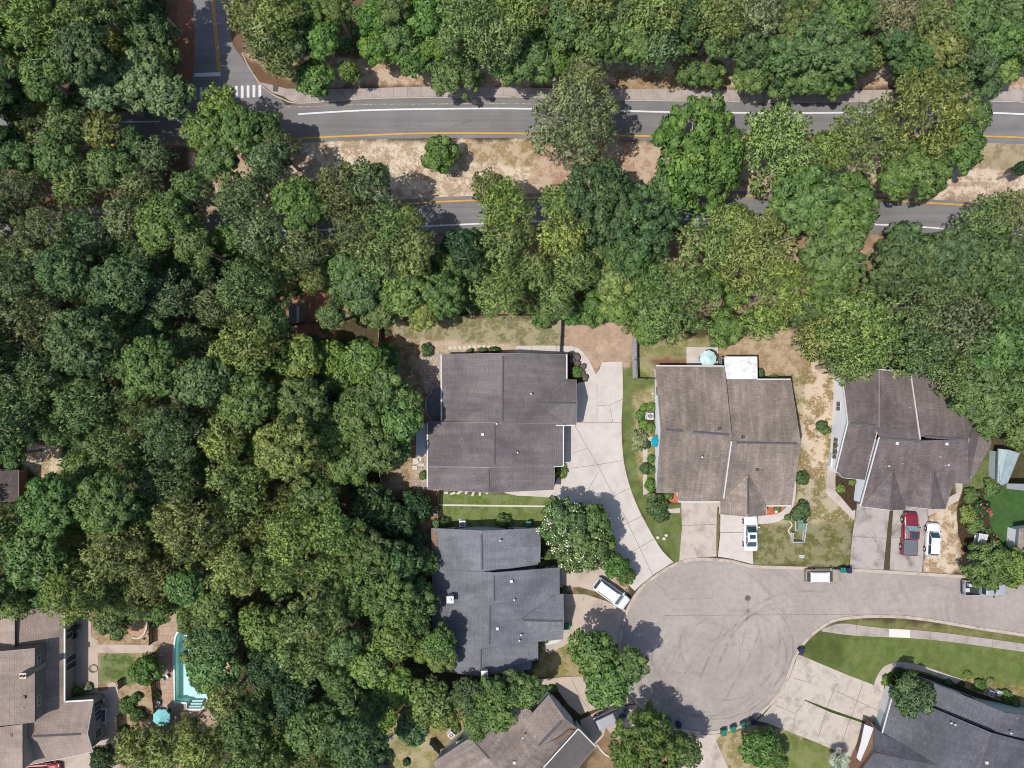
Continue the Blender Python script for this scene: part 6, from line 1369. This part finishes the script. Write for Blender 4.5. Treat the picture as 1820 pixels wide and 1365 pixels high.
for key, L_ in grp.items():
    L_.sort(key=lambda r_: r_[1])
    for i, rec in enumerate(L_):
        s_ = '%s %s %s %s' % key; s_ = s_.replace('above the concrete patio', 'above the patio').replace('above the dark stepped roof', 'above the stepped roof')
        if len(L_) > 1: s_ += ', ' + (ORD[i] if i < 8 else 'rightmost')
        if len(s_.split()) > 16: s_ = s_.replace('the ', '', 1)
        if len(s_.split()) > 16: s_ = s_.replace('the ', '', 1)
        rec[0]['label'] = s_
# bushes
bushes = []
def bush(px, py, r_m, colr, label, h=None, name='garden_bush', group=None, flowers=None, sy=1.0):
    R0 = 0.6 if r_m < 0.85 else 1.2; me_, li_, _, zb = PROTO[('bush', R0, TR.randrange(2))]
    p = P(px, py, 0.5); t = empty(name, (p.x, p.y, 0.0), TR.uniform(0, 6) if sy == 1.0 else 0, label, 'bush', group)
    s_ = r_m / R0 / 1.05; sy = sy * TR.uniform(0.75, 1.2)
    if sy != 1.0: t.rotation_euler = (0, 0, TR.uniform(-0.5, 0.5))
    o = bpy.data.objects.new('foliage', me_); C.objects.link(o); o.parent = t; o.scale = (s_, s_ * sy, s_ * (h or 1)); cc = COL[colr]; o.color = (*cc, 1)
    o = bpy.data.objects.new('stems', li_); C.objects.link(o); o.parent = t; o.scale = (s_, s_ * sy, s_ * (h or 1))
    if flowers:
        mb = MB(); q_ = random.Random(int(px))
        for i in range(16):
            a, rr = q_.uniform(0, 6.28), q_.uniform(0, 0.9) * r_m; mb.box((rr*math.cos(a), rr*math.sin(a), r_m*0.8+q_.uniform(-.1,.25)), (0.2,0.16,0.12), a)
        mb.build('blossoms', M[flowers], t, True)
    return t
bush(1026,661,0.85,'bright','bright green bush in the dark bed between two boulders')
bush(999,838,0.85,'yellow','yellow-green bush in the notch of the first house east wall', sy=1.3)
for x, y, l in ((1146,724,'upper left'),(1139,738,'left'),(1145,756,'lower left'),(1157,760,'lower'),(1158,722,'upper')): bush(x,y,0.62,'lime' if l != 'left' else 'bright',l+' part of the clipped bush ring round the air conditioner', 0.8)
bush(1137,780,1.2,'pale','silvery grey shrub left of the half-round teal umbrella'); bush(1133,795,0.7,'pale','small silvery shrub just below the larger silvery one'); bush(1150,790,0.55,'deep','dark spiky plant on the small side patio')
bush(1158,815,0.55,'bright','slim green bush against the white side wall, upper'); bush(1158,835,0.6,'mid','slim green bush against the white side wall, lower'); bush(1148,832,0.8,'dark','dark shrub on the side path by the white wall'); bush(1157,862,0.8,'bright','bright climbing bush at the south-west corner of the white wall')
bush(1168,898,1.6,'dark','large dark shrub on the grass beside the long driveway'); bush(1160,885,0.9,'pale','silvery top of the shrub cluster beside the long driveway'); bush(1175,915,1.1,'dark','lower dark shrub of the cluster beside the long driveway'); bush(1188,880,0.7,'mid','small green plant at the terracotta bed by the brown-roofed house')
bush(1462,757,0.75,'dark','round dark bush against the bright white wall, upper'); bush(1468,764,0.75,'mid','round dark bush against the bright white wall, lower')
bush(1428,850,0.95,'dark','dark round bush on the lawn right of the brown-roofed house, upper'); bush(1424,908,1.25,'dark','dark bush above the green utility box'); bush(1402,920,0.45,'bright','tiny bright bush above the wavy row of white stones'); bush(1383,906,0.5,'yellow','yellow-green plant on the terracotta bed')
bush(1496,868,0.6,'yellow','small lime plant in the dark mulch bed'); bush(1517,858,0.5,'yellow','yellow-green plant in the corner of the dark mulch bed')
bush(1762,866,1.15,'mid','clipped round bush on the bright lawn under the pale shed roof'); bush(1726,880,1.2,'mid','uppermost bush in the flower strip beside the bright lawn'); bush(1745,905,1.3,'deep','dark bush with red flowers in the flower strip', flowers='flower_p'); bush(1722,915,1.2,'yellow','yellow-green bush in the flower strip, left side'); bush(1735,935,1.2,'mid','green bush at the middle of the flower strip'); bush(1757,955,1.0,'mid','bush with pink flowers right of the white garden swing', flowers='flower_p'); bush(1768,975,1.1,'olive','olive bush with orange flowers below the bright lawn', flowers='flower_p'); bush(1790,985,1.1,'mid','green bush between the bright lawn and the blossomed trees')
bush(1580,1210,0.95,'lime','bright leafy bush at the curve of the path by the charcoal roof'); bush(1590,1225,0.8,'deep','deep green bush under the dark round tree'); bush(1600,1202,0.9,'deep','deep green bush inside the curved path'); bush(1688,1214,0.5,'dark','small dark bush in the path-side bed'); bush(1722,1200,0.55,'yellow','thin yellow-green shrub at the end of the curved path')
bush(1743,1219,0.95,'bright','bright round bush left of the white air conditioner'); bush(1762,1212,0.6,'pale','grey-green bush above the white air conditioner'); bush(1790,1238,0.85,'bright','bright round bush right of the white tank'); bush(1805,1250,0.7,'mid','low bush at the right edge beside the charcoal roof'); bush(1712,1218,0.45,'deep','tiny dark bush beside the end of the curved path')
bush(895,926,1.15,'mid','leafy bush against the north wall of the slate-roofed house', sy=0.7); bush(790,930,0.95,'dark','dark bush at the north-west corner of the slate roof'); bush(776,932,0.7,'mid','small bush beside the dark picket fence foot')
bush(970,1010,0.8,'dark','dark bush by the slate house notch'); bush(975,985,0.9,'mid','green bush under the blossomed crepe myrtle'); bush(1003,1047,0.5,'mid','little bush between the two tan driveways'); bush(963,1005,0.7,'bright','bright small bush beside the slate roof garage gable')
bush(970,1138,0.4,'yellow','tiny yellow-green plant on the white gravel bed'); bush(982,1226,0.7,'bright','bright round bush at the peak of the turned tan roof'); bush(957,1242,1.0,'bright','bright bush in the dark bed by the turned tan house'); bush(965,1228,0.6,'mid','small bush in the dark bed by the tan driveway')
bush(810,1296,0.6,'bright','small bright bush on the white air conditioner near the turned tan house'); bush(688,1346,0.9,'dark','spiky dark plant inside the bent grey fence'); bush(722,1356,0.5,'deep','small dark plant on the dry lawn by the bent fence')
bush(760,622,0.9,'dark','dark bush beside the paved corner behind the first house'); bush(752,845,0.6,'mid','small bush against the first house west wall'); bush(835,624,0.55,'mid','low hedge clump behind the first house, left', sy=0.6); bush(858,622,0.7,'mid','low hedge clump behind the first house, middle', sy=0.6); bush(880,622,0.8,'dark','low hedge clump behind the first house, right', sy=0.6)
bush(686,572,0.4,'mid','tiny plant in the red mulch strip, upper'); bush(688,590,0.45,'dark','tiny plant in the red mulch strip, lower'); bush(1113,585,0.7,'pale','pale shrub at the corner of the gravel yard'); bush(1158,600,1.0,'bright','bright bush at the foot of the large olive pine')
bush(135,1232,0.9,'yellow','yellow-green bush in the corner of the rosy-brown house'); bush(155,1222,0.6,'pale','pale potted plants at the corner patio'); bush(225,1255,1.1,'mid','green vine bush beside the slatted fence'); bush(245,1270,1.2,'dark','dark bush left of the aqua umbrella'); bush(240,1240,0.8,'bright','bright vine on the garden fence'); bush(218,1298,0.7,'mid','small bush on the slatted brown fence'); bush(276,1235,0.6,'mid','ivy clump on the pool fence, lower'); bush(272,1110,0.7,'dark','ivy clump on the pool fence, upper'); bush(1376,674,0.7,'greygreen','faint grey-green shrub beside the white patio cover'); bush(1353,664,0.6,'dark','dark shrub at the corner of the white patio cover')
# silver palm
t = empty('fan_palm', P(1478,1337,0), 0, 'silvery fan palm at the bottom edge of the double driveway', 'palm')
MB().cyl((0,0,0),(0.05,0,2.2),0.18,0.13,9).build('trunk', M['bark'], t, True); q_ = random.Random(3)
for i in range(34):
    a, e_ = i*2.4, q_.uniform(-0.5, 1.2); mb = MB(); L_ = q_.uniform(1.3, 1.9); d_ = Vector((math.cos(a)*math.cos(e_), math.sin(a)*math.cos(e_), math.sin(e_))); side_ = Vector((-math.sin(a), math.cos(a), 0)); b0 = Vector((0,0,2.2)) + d_*0.5
    for j in range(-5, 6):
        f_ = (d_ + side_*j*0.17).normalized(); e2 = b0 + f_*L_*(0.62-abs(j)*0.03) + Vector((0,0,-0.12*abs(j)*.3)); w_ = side_*0.045
        mb.face([b0-w_*.4, b0+w_*.4, (b0+e2)/2+w_, e2, (b0+e2)/2-w_])
    mb.face([Vector((0,0,2.1)), Vector((0.03,0,2.1)), b0+side_*.02, b0]); mb.build('frond', M['frond'], t, True)
# undergrowth on the woodland floor: uncountable, one object
def undergrowth(name, poly_px, n_clumps, colr, seed, label=None, r_=(0.4,1.1), zmax=0.8, skip=()):
    r = np.random.RandomState(seed); xs = [p[0] for p in poly_px]; ys = [p[1] for p in poly_px]; cs = []
    while len(cs) < n_clumps:
        X = r.uniform(min(xs), max(xs), 500); Y = r.uniform(min(ys), max(ys), 500); m_ = inpoly(X, Y, poly_px)
        for x, y in zip(X[m_], Y[m_]):
            if all(math.hypot(x - c_[0], y - c_[1]) > q_ for c_, q_ in skip): cs.append((x, y))
    cs = np.array(cs[:n_clumps]); per = 46; N = n_clumps * per; i_ = np.repeat(np.arange(n_clumps), per); rr = r.uniform(*r_, n_clumps)
    d = r.randn(N, 3); d[:, 2] = np.abs(d[:, 2]); d /= np.linalg.norm(d, axis=1)[:, None]
    base = np.stack([(cs[i_, 0] - 910) / S, -(cs[i_, 1] - 682.5) / S, np.zeros(N)], 1)
    c = base + d * rr[i_][:, None] * np.array([1, 1, zmax]) * (0.5 + 0.5 * r.rand(N))[:, None]; c[:, 2] += 0.05
    nrm = d * 0.6 + r.randn(N, 3) * 0.5; nrm[:, 2] += 0.5; nrm /= np.linalg.norm(nrm, axis=1)[:, None]
    u = np.cross(nrm, r.randn(N, 3)); u /= np.linalg.norm(u, axis=1)[:, None]; v = np.cross(nrm, u); s_ = r.uniform(0.7, 1.4, N)[:, None]
    V = np.stack([c + u*.15*s_, c + v*.1*s_, c - u*.15*s_, c - v*.1*s_], 1).reshape(-1, 3)
    me_ = fastmesh(name, V, np.arange(N*4).reshape(-1, 4), M['leaf']); at = me_.attributes.new('tint', 'FLOAT', 'FACE'); at.data.foreach_set('value', np.clip(r.rand(n_clumps)[i_] * 0.6 + 0.4 * r.rand(N), 0, 1).astype(np.float32))
    o = bpy.data.objects.new(name, me_); C.objects.link(o); o.color = (*COL[colr], 1); o['kind'] = 'stuff'; tag(o, label, 'undergrowth')
    return o
RD = [((x, 225 - 0.03 * x), 44) for x in range(0, 520, 30)] + [((x, 400), 40) for x in range(0, 560, 25)] + [((345, y), 55) for y in range(-40, 170, 20)]
undergrowth('undergrowth', [(-70,-70),(320,-70),(300,180),(-70,190)], 900, 'deep', 1, 'dark leafy undergrowth between the trees at the top left', skip=RD)
undergrowth('undergrowth', [(-70,440),(500,440),(600,600),(670,620),(680,880),(700,1000),(750,1180),(700,1260),(600,1430),(400,1430),(400,1290),(430,1100),(300,1080),(-70,1080)], 3600, 'dark', 2, 'dark leafy undergrowth on the floor of the left woods', skip=HOLES[:2] + [((545,555),36)])
undergrowth('undergrowth', [(450,-60),(1880,-60),(1880,110),(1300,95),(1000,100),(640,90),(500,110)], 1500, 'mid', 3, 'leafy undergrowth beneath the trees above the upper road')
undergrowth('undergrowth', [(560,440),(820,440),(1100,470),(1100,552),(690,556),(600,560)], 600, 'mid', 4, 'leafy ground cover behind the back fence of the first garden')
undergrowth('undergrowth', [(1450,460),(1880,440),(1880,860),(1810,800),(1770,760),(1700,660),(1500,640)], 900, 'mid', 5, 'leafy undergrowth between the trees at the right edge')
undergrowth('undergrowth', [(590,1170),(690,1180),(700,1280),(620,1400),(560,1400)], 500, 'lime', 6, 'lime-green vines covering the ground left of the dry lawn')
